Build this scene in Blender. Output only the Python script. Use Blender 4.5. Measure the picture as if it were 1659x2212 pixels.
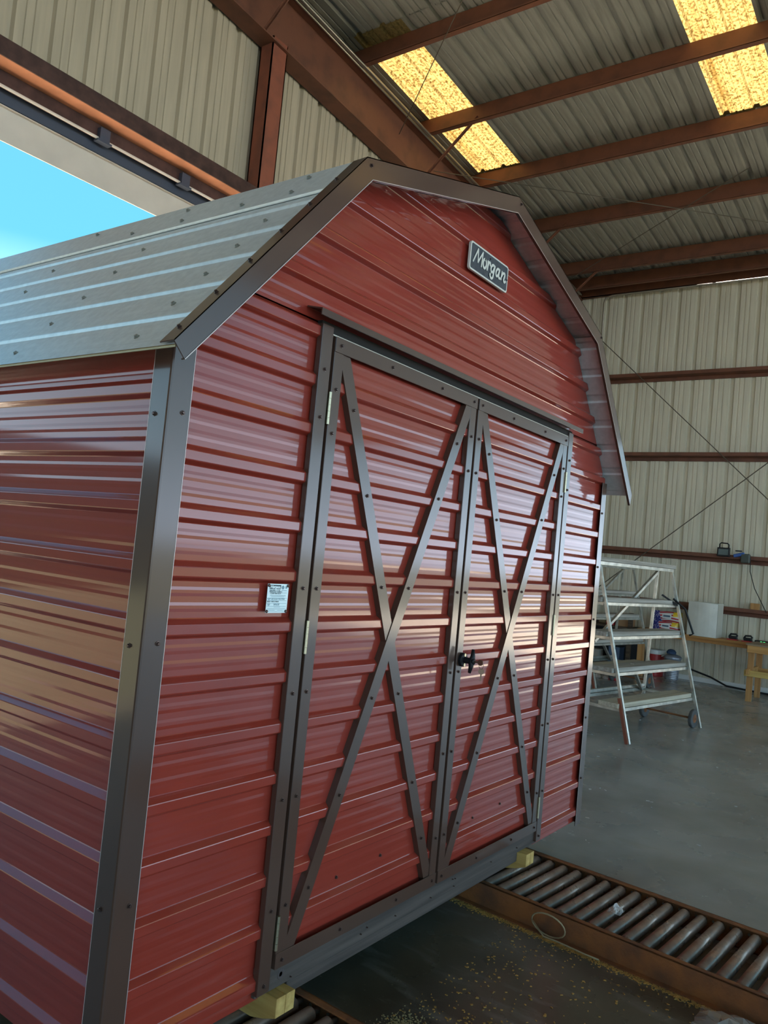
import bpy, bmesh, math, random
from mathutils import Vector, Matrix
random.seed(7)
for o in list(bpy.data.objects):
    bpy.data.objects.remove(o)
SC = bpy.context.scene
COL = SC.collection
ZF = 0.250                      # height of the shed's lowest siding rib above the concrete
CF = Vector((-1.2609, -1.6276, 1.3056))
KB = 0.9689
def gx(x): return CF.x+1.01668*(x-CF.x)
def gz(z): return CF.z+ZF+1.01668*(z-CF.z-.225)

# ------------------------------------------------------------------ camera
def make_camera():
    a, b, c = 0.9383, 0.0495, 0.0942
    f = Vector((math.sin(a)*math.cos(b), math.cos(a)*math.cos(b), math.sin(b)))
    r = Vector((math.cos(a), -math.sin(a), 0)); u = r.cross(f)
    r2 = math.cos(c)*r + math.sin(c)*u; u2 = -math.sin(c)*r + math.cos(c)*u
    cam = bpy.data.cameras.new('camera'); o = bpy.data.objects.new('camera', cam); COL.objects.link(o)
    m = Matrix(((r2.x, u2.x, -f.x, CF.x), (r2.y, u2.y, -f.y, CF.y), (r2.z, u2.z, -f.z, CF.z+ZF), (0, 0, 0, 1)))
    o.matrix_world = m
    cam.sensor_fit = 'HORIZONTAL'; cam.sensor_width = 36.0
    cam.lens = 1707.9/1659*36.0
    cam.clip_start = 0.05; cam.clip_end = 500
    SC.camera = o
make_camera()

# ------------------------------------------------------------------ sky, sun, exposure
def make_world():
    w = bpy.data.worlds.new('sky'); SC.world = w; w.use_nodes = True
    nt = w.node_tree; nt.nodes.clear()
    out = nt.nodes.new('ShaderNodeOutputWorld'); bg = nt.nodes.new('ShaderNodeBackground')
    tc = nt.nodes.new('ShaderNodeTexCoord'); sx = nt.nodes.new('ShaderNodeSeparateXYZ')
    cr = nt.nodes.new('ShaderNodeValToRGB')
    nt.links.new(tc.outputs['Generated'], sx.inputs[0]); nt.links.new(sx.outputs['Z'], cr.inputs[0])
    cr.color_ramp.elements[0].position = 0.0; cr.color_ramp.elements[0].color = (3.0, 3.7, 4.6, 1)
    cr.color_ramp.elements[1].position = 1.0; cr.color_ramp.elements[1].color = (0.12, 0.38, 0.90, 1)
    e = cr.color_ramp.elements.new(0.12); e.color = (1.10, 1.70, 2.1, 1)
    e = cr.color_ramp.elements.new(0.31); e.color = (0.14, 0.53, 0.80, 1)
    nt.links.new(cr.outputs[0], bg.inputs[0]); bg.inputs[1].default_value = 1.0
    nt.links.new(bg.outputs[0], out.inputs[0])
make_world()
def make_sun():
    l = bpy.data.lights.new('sun', 'SUN'); l.energy = 30.0; l.color = (1.0, 0.93, 0.82); l.angle = 0.009
    o = bpy.data.objects.new('sun', l); COL.objects.link(o)
    d = Vector((0.50, 0.10, 1.15)).normalized()
    o.rotation_euler = d.to_track_quat('Z', 'Y').to_euler(); o.location = (3, 5, 30)
make_sun()
SC.view_settings.view_transform = 'Standard'
try: SC.view_settings.look = 'None'
except Exception: pass
SC.view_settings.gamma = 1.0
SC.view_settings.exposure = 0.55
SC.view_settings.use_curve_mapping = False
SC.cycles.use_denoising = True
SC.cycles.max_bounces = 10
SC.cycles.diffuse_bounces = 6
SC.cycles.caustics_reflective = True

# ------------------------------------------------------------------ materials
MATS = {}
def mat(name, col, rough=0.5, metal=0.0, spec=0.5, coat_ior=1.5, var=0.0, var_col=None, scale=6.0, stretch=(1, 1, 1),
        bump=0.0, bump_scale=40.0, coat=0.0, coat_rough=0.1, rough_var=0.0, alpha=1.0, trans=0.0, detail=6.0, ramp=(0.35, 0.65)):
    if name in MATS: return MATS[name]
    m = bpy.data.materials.new(name); m.use_nodes = True; nt = m.node_tree
    b = nt.nodes['Principled BSDF']
    b.inputs['Base Color'].default_value = (*col, 1); b.inputs['Roughness'].default_value = rough
    b.inputs['Metallic'].default_value = metal; b.inputs['Specular IOR Level'].default_value = spec
    b.inputs['Coat Weight'].default_value = coat; b.inputs['Coat Roughness'].default_value = coat_rough; b.inputs['Coat IOR'].default_value = coat_ior
    b.inputs['Alpha'].default_value = alpha; b.inputs['Transmission Weight'].default_value = trans
    if var or bump or rough_var:
        tc = nt.nodes.new('ShaderNodeTexCoord'); mp = nt.nodes.new('ShaderNodeMapping')
        mp.inputs['Scale'].default_value = stretch
        nt.links.new(tc.outputs['Object'], mp.inputs[0])
    if var or rough_var:
        nz = nt.nodes.new('ShaderNodeTexNoise'); nz.inputs['Scale'].default_value = scale; nz.inputs['Detail'].default_value = detail
        nt.links.new(mp.outputs[0], nz.inputs['Vector'])
        mr = nt.nodes.new('ShaderNodeMapRange'); mr.inputs[1].default_value = ramp[0]; mr.inputs[2].default_value = ramp[1]
        nt.links.new(nz.outputs['Fac'], mr.inputs[0])
    if var:
        mx = nt.nodes.new('ShaderNodeMix'); mx.data_type = 'RGBA'
        mx.inputs[6].default_value = (*col, 1)
        mx.inputs[7].default_value = (*(var_col or tuple(x*(1-var) for x in col)), 1)
        if var_col:
            ml = nt.nodes.new('ShaderNodeMath'); ml.operation = 'MULTIPLY'; ml.inputs[1].default_value = var
            nt.links.new(mr.outputs[0], ml.inputs[0]); nt.links.new(ml.outputs[0], mx.inputs[0])
        else:
            nt.links.new(mr.outputs[0], mx.inputs[0])
        nt.links.new(mx.outputs[2], b.inputs['Base Color'])
    if rough_var:
        r2 = nt.nodes.new('ShaderNodeMapRange'); r2.inputs[3].default_value = rough; r2.inputs[4].default_value = rough+rough_var
        nt.links.new(mr.outputs[0], r2.inputs[0]); nt.links.new(r2.outputs[0], b.inputs['Roughness'])
    if bump:
        n2 = nt.nodes.new('ShaderNodeTexNoise'); n2.inputs['Scale'].default_value = bump_scale; n2.inputs['Detail'].default_value = 4
        nt.links.new(mp.outputs[0], n2.inputs['Vector'])
        bp = nt.nodes.new('ShaderNodeBump'); bp.inputs['Strength'].default_value = bump; bp.inputs['Distance'].default_value = 0.01
        nt.links.new(n2.outputs['Fac'], bp.inputs['Height']); nt.links.new(bp.outputs[0], b.inputs['Normal'])
    MATS[name] = m
    return m
def wood_mat(name, c1, c2, axis='X', scale=3.0, rough=0.7):
    if name in MATS: return MATS[name]
    st = {'X': (0.6, 14, 14), 'Y': (14, 0.6, 14), 'Z': (14, 14, 0.6)}[axis]
    return mat(name, c1, rough=rough, var=1.0, var_col=c2, scale=scale, stretch=st, bump=0.15, bump_scale=scale*2, detail=8, spec=0.25)

RED = mat('red_painted_steel', (0.32, 0.040, 0.024), rough=0.42, spec=0.12, coat=0.9, coat_ior=1.5, coat_rough=0.07, var=0.12, scale=2.0)
BROWN = mat('brown_painted_steel', (0.088, 0.045, 0.031), rough=0.42, spec=0.2, coat=0.85, coat_ior=1.5, coat_rough=0.12, var=0.12, scale=3.0)
EDGE = mat('bare_trim_edge', (.62, .50, .46), rough=.35, metal=.3)
GALV = mat('galvalume_steel', (0.72, 0.74, 0.74), rough=0.42, metal=0.45, var=0.12, scale=40.0)
SCREWM = mat('screw_metal', (0.10, 0.06, 0.05), rough=0.3, metal=0.6)
SCREWG = mat('zinc_screw_metal', (0.35, 0.34, 0.30), rough=0.4, metal=0.8)
ZINC = mat('zinc_plated_steel', (0.50, 0.44, 0.30), rough=0.38, metal=1.0)
BLACKP = mat('black_plastic', (0.012, 0.012, 0.013), rough=0.5, spec=0.3)
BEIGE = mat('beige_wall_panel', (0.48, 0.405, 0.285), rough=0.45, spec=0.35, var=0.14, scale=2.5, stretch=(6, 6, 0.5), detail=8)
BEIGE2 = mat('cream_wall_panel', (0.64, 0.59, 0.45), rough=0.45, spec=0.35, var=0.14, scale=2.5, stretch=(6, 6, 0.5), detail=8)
FASCIA = mat('cream_flashing', (0.66, 0.58, 0.48), rough=0.45, spec=0.4, var=0.12, scale=3)
STEEL = mat('red_oxide_steel', (0.165, 0.062, 0.034), rough=0.55, spec=0.4, var=0.6, var_col=(0.06, 0.028, 0.02), scale=5.0, stretch=(1, 1, 1), ramp=(0.45, 0.75))
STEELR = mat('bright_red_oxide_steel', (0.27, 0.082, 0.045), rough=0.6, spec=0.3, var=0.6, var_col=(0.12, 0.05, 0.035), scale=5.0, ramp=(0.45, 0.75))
ROOFG = mat('aged_galvanised_roof_sheet', (0.33, 0.32, 0.28), rough=0.50, metal=0.25, var=0.22, scale=3.0, stretch=(0.6, 8, 8), detail=8)
DARKS = mat('dark_slate_metal', (0.05, 0.06, 0.085), rough=0.45)
WHITEP = mat('white_paint', (0.72, 0.72, 0.68), rough=0.4)
ALU = mat('dull_aluminium', (0.56, 0.56, 0.50), rough=0.38, metal=0.7, var=0.4, scale=12)
GREYW = wood_mat('weathered_grey_plank', (0.40, 0.375, 0.33), (0.24, 0.215, 0.18), 'X', 2.5, 0.8)
PALEW = wood_mat('pale_scuffed_plank', (0.55, 0.50, 0.38), (0.38, 0.33, 0.25), 'X', 2.5, 0.8)
PINEY = wood_mat('yellow_pine', (0.62, 0.42, 0.14), (0.42, 0.25, 0.07), 'Y', 2.0, 0.6)
PINEX = wood_mat('amber_pine', (0.52, 0.27, 0.09), (0.36, 0.16, 0.05), 'Y', 1.5, 0.55)
PINEZ = wood_mat('amber_pine_upright', (0.50, 0.27, 0.10), (0.35, 0.17, 0.06), 'Z', 1.5, 0.6)
RIMW = wood_mat('grey_brown_treated_lumber', (0.105, 0.082, 0.068), (0.055, 0.043, 0.037), 'X', 2.5, 0.75)
RUST = mat('rusted_channel_steel', (0.32, 0.115, 0.036), rough=0.72, spec=0.25, var=0.8, var_col=(0.11, 0.055, 0.035), scale=9, bump=0.3, bump_scale=80, ramp=(0.35, 0.7))
ROLL = mat('worn_roller_steel', (0.33, 0.22, 0.165), rough=0.27, metal=0.35, var=0.7, var_col=(0.19, 0.105, 0.07), scale=14, rough_var=0.25, ramp=(0.4, 0.7))
RUBBER = mat('grey_rubber', (0.09, 0.09, 0.088), rough=0.75, var=0.4, scale=20)
CONC_OUT = mat('outdoor_grass', (0.085, 0.085, 0.045), rough=0.9, var=0.2, scale=3)
def floor_mat():
    m = bpy.data.materials.new('polished_stained_shaded_concrete'); m.use_nodes = True; nt = m.node_tree
    b = nt.nodes['Principled BSDF']; tc = nt.nodes.new('ShaderNodeTexCoord')
    def noise(s, d, st=(1, 1, 1)):
        mp = nt.nodes.new('ShaderNodeMapping'); mp.inputs['Scale'].default_value = st
        nt.links.new(tc.outputs['Object'], mp.inputs[0])
        n = nt.nodes.new('ShaderNodeTexNoise'); n.inputs['Scale'].default_value = s; n.inputs['Detail'].default_value = d
        nt.links.new(mp.outputs[0], n.inputs['Vector']); return n.outputs['Fac']
    def mr(x, a, c, lo=0.0, hi=1.0):
        k = nt.nodes.new('ShaderNodeMapRange'); k.inputs[1].default_value = a; k.inputs[2].default_value = c
        k.inputs[3].default_value = lo; k.inputs[4].default_value = hi; nt.links.new(x, k.inputs[0]); return k.outputs[0]
    def mix(f, c1, c2):
        k = nt.nodes.new('ShaderNodeMix'); k.data_type = 'RGBA'; nt.links.new(f, k.inputs[0])
        for i, c in ((6, c1), (7, c2)):
            if isinstance(c, tuple): k.inputs[i].default_value = (*c, 1)
            else: nt.links.new(c, k.inputs[i])
        return k.outputs[2]
    sp = nt.nodes.new('ShaderNodeSeparateXYZ'); nt.links.new(tc.outputs['Object'], sp.inputs[0])
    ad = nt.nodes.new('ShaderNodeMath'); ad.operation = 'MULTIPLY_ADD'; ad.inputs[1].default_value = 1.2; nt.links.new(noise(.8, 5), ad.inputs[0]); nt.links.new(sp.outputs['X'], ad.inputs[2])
    lane = mr(ad.outputs[0], 2.5, 3.6)  # near lane: real staining, with its dimmer light also put into the colour
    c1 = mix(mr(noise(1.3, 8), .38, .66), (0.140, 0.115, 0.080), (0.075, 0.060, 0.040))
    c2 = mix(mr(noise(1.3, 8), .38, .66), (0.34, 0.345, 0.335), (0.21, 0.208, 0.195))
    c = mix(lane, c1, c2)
    c = mix(mr(noise(9, 8, (1, .35, 1)), .54, .9), c, (0.30, 0.285, 0.25))
    c = mix(mr(noise(55, 4), .66, .82), c, (0.20, 0.17, 0.12))
    nt.links.new(c, b.inputs['Base Color'])
    nt.links.new(mr(noise(2.2, 7), .3, .7, .16, .34), b.inputs['Roughness'])
    b.inputs['Specular IOR Level'].default_value = 0.55
    bp = nt.nodes.new('ShaderNodeBump'); bp.inputs['Strength'].default_value = 0.05; bp.inputs['Distance'].default_value = 0.01
    nt.links.new(noise(25, 5), bp.inputs['Height']); nt.links.new(bp.outputs[0], b.inputs['Normal'])
    return m
FLOORM = floor_mat()
def skylight_mat():
    m = bpy.data.materials.new('yellowed_fibreglass_skylight'); m.use_nodes = True; nt = m.node_tree
    nt.nodes.clear(); out = nt.nodes.new('ShaderNodeOutputMaterial')
    tr = nt.nodes.new('ShaderNodeBsdfTranslucent'); df = nt.nodes.new('ShaderNodeBsdfDiffuse'); mx = nt.nodes.new('ShaderNodeMixShader')
    tc = nt.nodes.new('ShaderNodeTexCoord')
    n = nt.nodes.new('ShaderNodeTexNoise'); n.inputs['Scale'].default_value = 35; n.inputs['Detail'].default_value = 8
    n2 = nt.nodes.new('ShaderNodeTexNoise'); n2.inputs['Scale'].default_value = 3; n2.inputs['Detail'].default_value = 6
    cr = nt.nodes.new('ShaderNodeValToRGB'); cr2 = nt.nodes.new('ShaderNodeValToRGB')
    mp_ = nt.nodes.new('ShaderNodeMapping'); mp_.inputs['Scale'].default_value = (.12, 4.0, 1); nt.links.new(tc.outputs['Object'], mp_.inputs[0])
    nt.links.new(tc.outputs['Object'], n.inputs['Vector']); nt.links.new(mp_.outputs[0], n2.inputs['Vector'])
    nt.links.new(n.outputs['Fac'], cr.inputs[0]); nt.links.new(n2.outputs['Fac'], cr2.inputs[0])
    cr.color_ramp.elements[0].position = .36; cr.color_ramp.elements[0].color = (.055, .028, .006, 1)
    cr.color_ramp.elements[1].position = .56; cr.color_ramp.elements[1].color = (.235, .155, .05, 1)
    cr2.color_ramp.elements[0].position = .30; cr2.color_ramp.elements[0].color = (.45, .36, .22, 1)
    cr2.color_ramp.elements[1].position = .48; cr2.color_ramp.elements[1].color = (1, 1, 1, 1)
    ml = nt.nodes.new('ShaderNodeMix'); ml.data_type = 'RGBA'; ml.blend_type = 'MULTIPLY'; ml.inputs[0].default_value = 1
    nt.links.new(cr.outputs[0], ml.inputs[6]); nt.links.new(cr2.outputs[0], ml.inputs[7])
    nt.links.new(ml.outputs[2], tr.inputs[0]); df.inputs[0].default_value = (.5, .38, .16, 1)
    mx.inputs[0].default_value = 0.65
    nt.links.new(df.outputs[0], mx.inputs[1]); nt.links.new(tr.outputs[0], mx.inputs[2]); nt.links.new(mx.outputs[0], out.inputs[0])
    return m
SKYL = skylight_mat()

# ------------------------------------------------------------------ mesh helpers
class MB:
    def __init__(s): s.v = []; s.f = []
    def add(s, vs, fs):
        n = len(s.v); s.v += [tuple(p) for p in vs]; s.f += [tuple(i+n for i in f) for f in fs]; return s
    def box(s, a, b):
        x0, y0, z0 = (min(a[i], b[i]) for i in range(3)); x1, y1, z1 = (max(a[i], b[i]) for i in range(3))
        return s.add([(x0,y0,z0),(x1,y0,z0),(x1,y1,z0),(x0,y1,z0),(x0,y0,z1),(x1,y0,z1),(x1,y1,z1),(x0,y1,z1)],
                     [(0,3,2,1),(4,5,6,7),(0,1,5,4),(1,2,6,5),(2,3,7,6),(3,0,4,7)])
    def bar(s, p, q, w, h, up=(0, 0, 1), off=(0, 0)):
        p = Vector(p); q = Vector(q); d = (q-p).normalized(); up = Vector(up)
        sd = d.cross(up).normalized(); u = sd.cross(d).normalized()
        vs = []
        for c in (p, q):
            for a, b in ((-1,-1),(1,-1),(1,1),(-1,1)): vs.append(c+sd*(a*w/2+off[0])+u*(b*h/2+off[1]))
        return s.add(vs, [(0,1,2,3),(7,6,5,4),(0,4,5,1),(1,5,6,2),(2,6,7,3),(3,7,4,0)])
    def tube(s, pts, r, n=8, cap=True):
        pts = [Vector(p) for p in pts]; rs = r if isinstance(r, (list, tuple)) else [r]*len(pts)
        base = len(s.v); ref = None
        for i, p in enumerate(pts):
            d = (pts[min(i+1, len(pts)-1)]-pts[max(i-1, 0)]).normalized()
            if ref is None:
                ref = Vector((0,0,1)) if abs(d.z) < .9 else Vector((1,0,0))
            a = d.cross(ref).normalized(); b = a.cross(d).normalized(); ref = b
            for k in range(n):
                t = 2*math.pi*k/n; s.v.append(tuple(p+a*math.cos(t)*rs[i]+b*math.sin(t)*rs[i]))
        for i in range(len(pts)-1):
            for k in range(n):
                s.f.append((base+i*n+k, base+i*n+(k+1)%n, base+(i+1)*n+(k+1)%n, base+(i+1)*n+k))
        if cap:
            s.f.append(tuple(base+k for k in range(n))[::-1]); s.f.append(tuple(base+(len(pts)-1)*n+k for k in range(n)))
        return s
    def prism(s, poly, ext):
        n = len(poly); ext = Vector(ext); P = [Vector(p) for p in poly]
        return s.add(P+[p+ext for p in P], [tuple(range(n))[::-1], tuple(range(n, 2*n))]+[(i, (i+1)%n, (i+1)%n+n, i+n) for i in range(n)])
    def lathe(s, prof, c, axis=(0,0,1), n=16):
        ax = Vector(axis).normalized(); ref = Vector((1,0,0)) if abs(ax.x) < .9 else Vector((0,1,0))
        a = ax.cross(ref).normalized(); b = ax.cross(a); base = len(s.v); c = Vector(c)
        for r, h in prof:
            for k in range(n):
                t = 2*math.pi*k/n; s.v.append(tuple(c+ax*h+(a*math.cos(t)+b*math.sin(t))*r))
        for i in range(len(prof)-1):
            for k in range(n):
                s.f.append((base+i*n+k, base+i*n+(k+1)%n, base+(i+1)*n+(k+1)%n, base+(i+1)*n+k))
        s.f.append(tuple(base+k for k in range(n))[::-1]); s.f.append(tuple(base+(len(prof)-1)*n+k for k in range(n)))
        return s
    def mesh(s, name, m, bevel=0, smooth=False, cuts=None, recalc=True):
        me = bpy.data.meshes.new(name); me.from_pydata(s.v, [], s.f)
        bm = bmesh.new(); bm.from_mesh(me)
        if cuts:
            for co, no in cuts:
                bmesh.ops.bisect_plane(bm, geom=bm.verts[:]+bm.edges[:]+bm.faces[:], plane_co=co, plane_no=no, clear_outer=True)
        if recalc: bmesh.ops.recalc_face_normals(bm, faces=bm.faces[:])
        if bevel:
            bmesh.ops.bevel(bm, geom=bm.edges[:], offset=bevel, segments=1, affect='EDGES', clamp_overlap=True)
        bm.to_mesh(me); bm.free()
        if smooth:
            for p in me.polygons: p.use_smooth = True
        me.materials.append(m); return me
    def build(s, name, m, parent=None, **k):
        me = s.mesh(name, m, **k); return link(name, me, parent)
def link(name, me, parent=None, loc=None, rot=None):
    o = bpy.data.objects.new(name, me); COL.objects.link(o)
    if parent is not None:
        o.parent = parent
        if loc is None and parent.get('wroot') is not None:
            o.location = -Vector(parent.location)
    if loc is not None: o.location = loc
    if rot is not None: o.rotation_euler = rot
    return o
def tag(o, label, cat, group=None, kind=None):
    if label: o['label'] = label
    if cat: o['category'] = cat
    if group: o['group'] = group
    if kind: o['kind'] = kind
    return o
def thing(name, label, cat, loc=(0,0,0), rz=0, group=None, world=False):
    o = bpy.data.objects.new(name, None); COL.objects.link(o); o.location = loc; o.rotation_euler = (0, 0, rz)
    o.empty_display_size = 0.1
    if world: o['wroot'] = 1
    return tag(o, label, cat, group)
def struct(o, label=None):
    o['kind'] = 'structure'
    if label: o['label'] = label; 
    return o
def Bq(x, y, z=-0.3):
    return Vector((CF.x+KB*(x-CF.x), CF.y+KB*(y-CF.y), CF.z+KB*(z-CF.z)+ZF))
def copy_tree(o, parent=None):
    c = o.copy(); COL.objects.link(c); c.parent = parent
    for ch in list(o.children): copy_tree(ch, c)
    return c

def sheet(prof, L, origin, U, V, N):
    """corrugated sheet: prof = list of (v, h); extruded L along U"""
    m = MB(); origin = Vector(origin); U = Vector(U); V = Vector(V); N = Vector(N)
    for v, h in prof:
        p = origin+V*v+N*h; m.v += [tuple(p), tuple(p+U*L)]
    for i in range(len(prof)-1): m.f.append((2*i, 2*i+1, 2*i+3, 2*i+2))
    return m
P6 = 0.1524
RIB = 0.018
def siding_prof(v0, v1):
    """ribs every 6 inches: face outer top edge at v=k*P6"""
    base = [(-.041, 0), (-.0385, .0012), (-.031, .0155), (-.0285, RIB), (-.0265, RIB+.0006), (-.0035, RIB+.0006), (-.0012, RIB), (.0012, .0150), (.0115, .0012), (.0140, 0),
            (.030, 0), (.0385, .0005), (.047, .0005), (.0555, 0), (.0715, 0), (.080, .0005), (.0885, .0005), (.097, 0)]
    pts = []
    for k in range(int(v0/P6)-2, int(v1/P6)+3):
        for v, h in base:
            x = k*P6+v
            if v0 <= x <= v1: pts.append((x, h))
    if pts[0][0] > v0: pts.insert(0, (v0, pts[0][1]))
    if pts[-1][0] < v1: pts.append((v1, pts[-1][1]))
    return pts
RP = 0.305
def rpanel_prof(n):
    """inside face of R-panel: recessed valleys where the outside ribs are; n ribs"""
    pts = []
    for k in range(n):
        for v, h in ((0, 0), (.030, 0), (.044, -.036), (.092, -.036), (.106, 0), (.160, 0), (.165, -.010), (.178, -.010), (.183, 0), (.230, 0), (.235, -.010), (.248, -.010), (.253, 0)):
            pts.append((k*RP+v, h))
    pts.append((n*RP, 0))
    return pts

# ------------------------------------------------------------------ building shell
XW = gx(11.566); YE = CF.y+KB*(4.4-CF.y)
S = 1/12.0
def roofz(x): return gz(6.433)+S*(XW-x)
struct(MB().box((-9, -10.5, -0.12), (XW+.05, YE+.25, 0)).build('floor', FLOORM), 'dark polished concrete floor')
struct(MB().box((-90, -90, -0.30), (90, 90, -0.13)).build('ground', CONC_OUT), 'dark grassy yard outside the open doors')
struct(MB().box((-1.2, YE+.25, -0.12), (XW+.05, 8.0, -.005)).build('apron', mat('pale_concrete', (.58, .52, .44), rough=.9)), 'pale concrete apron outside the big door')
struct(MB().box((XW+.05, -10.5, -0.12), (20, 0, -.005)).build('side_apron', mat('pale_concrete', (.58, .52, .44), rough=.9)), 'pale concrete apron outside the side bays')

wr = struct(MB().box((XW-.03, -2.3, 0), (XW+.06, YE+.03, .07)).build('wall_right', WHITEP), 'cream ribbed steel wall behind the work bench')
me = None
def wall_right_panels():
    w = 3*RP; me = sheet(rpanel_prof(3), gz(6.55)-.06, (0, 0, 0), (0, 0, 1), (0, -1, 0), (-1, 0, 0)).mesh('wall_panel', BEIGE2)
    y = YE
    while y > -2.3:
        link('wall_panel', me, wr, loc=(XW, y, .06)); y -= w
wall_right_panels()
# the rest of the right side: open bays with a head wall above and two posts
hb = struct(MB().box((XW-.02, -10.5, 3.75), (XW+.02, -2.3, 6.7)).build('wall_right_head', BEIGE2), 'cream head wall over the open side bays')
we = struct(MB().box((-9, YE+.03, gz(4.85)), (XW+.05, YE+.06, gz(4.87))).build('wall_left', BEIGE), 'beige ribbed steel end wall above the big door opening')
def wall_end_panels():
    w = 3*RP; x = XW
    short = {}
    while x > -9:
        x0 = x-w; top = (roofz(x0) if x > 0 else 7.4)+.05
        z0 = gz(4.70) if (x0 < gx(3.9) and x > -7) else 0
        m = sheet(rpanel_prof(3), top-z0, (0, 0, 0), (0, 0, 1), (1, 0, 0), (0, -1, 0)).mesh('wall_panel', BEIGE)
        link('wall_panel', m, we, loc=(x0, YE, z0)); x = x0
wall_end_panels()

cl = bpy.data.objects.new('ceiling', None); COL.objects.link(cl); struct(cl, 'ribbed galvanised roof sheets with yellowed skylight strips')
def ceiling():
    w = .63; rows = [(-2.0, gx(5.15), 'm'), (gx(4.90), gx(7.75), 's'), (gx(7.68), XW+.25, 'm')]
    ang = math.atan(S)
    for x0, x1, kind in rows:
        L = (x1-x0)*math.sqrt(1+S*S)
        mm = sheet(rpanel_prof(2), L, (0, 0, 0), (math.cos(ang), 0, -math.sin(ang)), (0, -.63/(2*RP), 0), (0, 0, -1))
        metal = mm.mesh('roof_sheet', ROOFG); sky = mm.mesh('skylight_sheet', SKYL)
        y = YE-.237+w; k = 0
        while y > -10:
            issky = kind == 's' and k in (1, 6, 11, 16)
            dz = {'m': .012, 's': 0}[kind] if x0 < 0 else 0
            link('skylight_sheet' if issky else 'roof_sheet', sky if issky else metal, cl, loc=(x0, y, roofz(x0)+dz+(.004 if kind == 'm' and x0 > 0 else 0)))
            y -= w; k += 1
    mm = MB().add([(-9, YE+.1, roofz(-2)-.6), (-2, YE+.1, roofz(-2)), (-2, -10, roofz(-2)), (-9, -10, roofz(-2)-.6)], [(0, 1, 2, 3)])
    link('roof_sheet', mm.mesh('roof_sheet', ROOFG), cl)
ceiling()

def purlin(x, label):
    z = roofz(x)-.008; m = MB(); y0 = -10; y1 = YE-.03; h = .225; t = .004; fl = .065
    m.box((x-t/2, y0, z-h), (x+t/2, y1, z)); m.box((x, y0, z-t), (x+fl, y1, z)); m.box((x-fl, y0, z-h), (x, y1, z-h+t))
    m.box((x-fl, y0, z-h), (x-fl+t, y1, z-h+.02))
    o = m.build('roof_purlin', STEEL); tag(o, label, 'purlin', 'roof purlins'); return o
PX = [gx(v) for v in (5.087, 6.421, 7.708, 9.09, 10.55, 11.15)]
PL = ['rusty roof purlin at the upper end of the long skylight strip', 'rusty roof purlin crossing the middle of the long skylight strip',
      'rusty roof purlin at the lower end of the long skylight strip', 'brown roof purlin just downslope of the skylight strips',
      'brown roof purlin second from the cream side wall', 'dark roof purlin nearest to the cream side wall']
for x, l in zip(PX, PL): purlin(x, l)
purlin(3.75, 'brown roof purlin highest up the slope, above the skylight strip')
# eave beam
m = MB(); z = roofz(XW)-.01
m.box((XW-.10, -11, z-.20), (XW-.085, YE-.05, z)); m.box((XW-.10, -11, z-.20), (XW-.02, YE-.05, z-.185)); m.box((XW-.16, -11, z-.05), (XW-.10, YE-.05, z-.035))
tag(m.build('eave_beam', STEEL), 'dark brown eave beam along the top of the cream side wall', 'beam')
m = MB()
m.tube([(XW-.13, -2.3, z-.225), (XW-.13, 3.42, z-.225), (XW-.13, 3.52, z-.25), (XW-.10, 3.56, z-.33), (XW-.07, 3.57, z-.9), (XW-.06, 3.57, 2.0)], .016, 8)
tag(m.build('wall_conduit', mat('dull_conduit', (.30, .26, .20), rough=.4, metal=.5), smooth=True), 'thin metal conduit running along the eave beam and bending down the wall', 'conduit')
# girts on the right wall (Z sections)
def girt(zc, label):
    m = MB(); z = CF.z+KB*(zc-CF.z)+ZF; f = .062; d = .17; t = .004
    x1 = XW-.002; y0, y1 = -2.3, YE-.05
    m.box((x1-d, y0, z), (x1, y1, z+t)); m.box((x1-d, y0, z), (x1-d+t, y1, z+f)); m.box((x1-t, y0, z-f), (x1, y1, z)); m.box((x1-.02, y0, z-f), (x1, y1, z-f+t))
    return tag(m.build('wall_girt', STEEL), label, 'girt', 'wall girts')
girt(4.70, 'top brown steel girt across the cream side wall')
girt(3.33, 'second brown steel girt from the top of the cream side wall')
girt(1.70, 'brown steel girt that carries the black work light')
girt(0.885, 'lowest brown steel girt behind the pale cabinet on the bench')
# rafter
def rafter():
    r = thing('rafter', 'large brown steel rafter sloping along the top of the beige end wall', 'beam', (3.0, YE-.13, roofz(3.0)-.8), world=True)
    xa, xb = -2.0, XW-.05
    def q(x, d): return roofz(x)-d
    m = MB()
    for y0, y1, d0, d1, nm in ((YE-.136, YE-.124, .235, .79, 'web'), (YE-.235, YE-.025, .228, .240, 'top_flange'), (YE-.235, YE-.025, .785, .800, 'bottom_flange')):
        m = MB(); m.add([(xa,y0,q(xa,d0)),(xb,y0,q(xb,d0)),(xb,y1,q(xb,d0)),(xa,y1,q(xa,d0)),(xa,y0,q(xa,d1)),(xb,y0,q(xb,d1)),(xb,y1,q(xb,d1)),(xa,y1,q(xa,d1))],
              [(0,1,2,3),(7,6,5,4),(0,4,5,1),(1,5,6,2),(2,6,7,3),(3,7,4,0)])
        m.build(nm, STEEL, r)
    return r
rafter()
for i, (dy, dd) in enumerate(((-.245, .215), (-.275, .205), (-.305, .215))):
    m = MB(); m.tube([(-2, YE+dy, roofz(-2)-dd-.03), (XW-.3, YE+dy, roofz(XW-.3)-dd-.03)], .013, 8)
    tag(m.build('conduit_pipe', mat('conduit_grey', (.42, .38, .31), rough=.3, metal=.8), smooth=True), ['light metal conduit closest to the rafter web', 'middle one of the three light conduits along the rafter', 'outermost of the three light conduits along the rafter'][i], 'conduit', 'conduits along the rafter')
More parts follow.
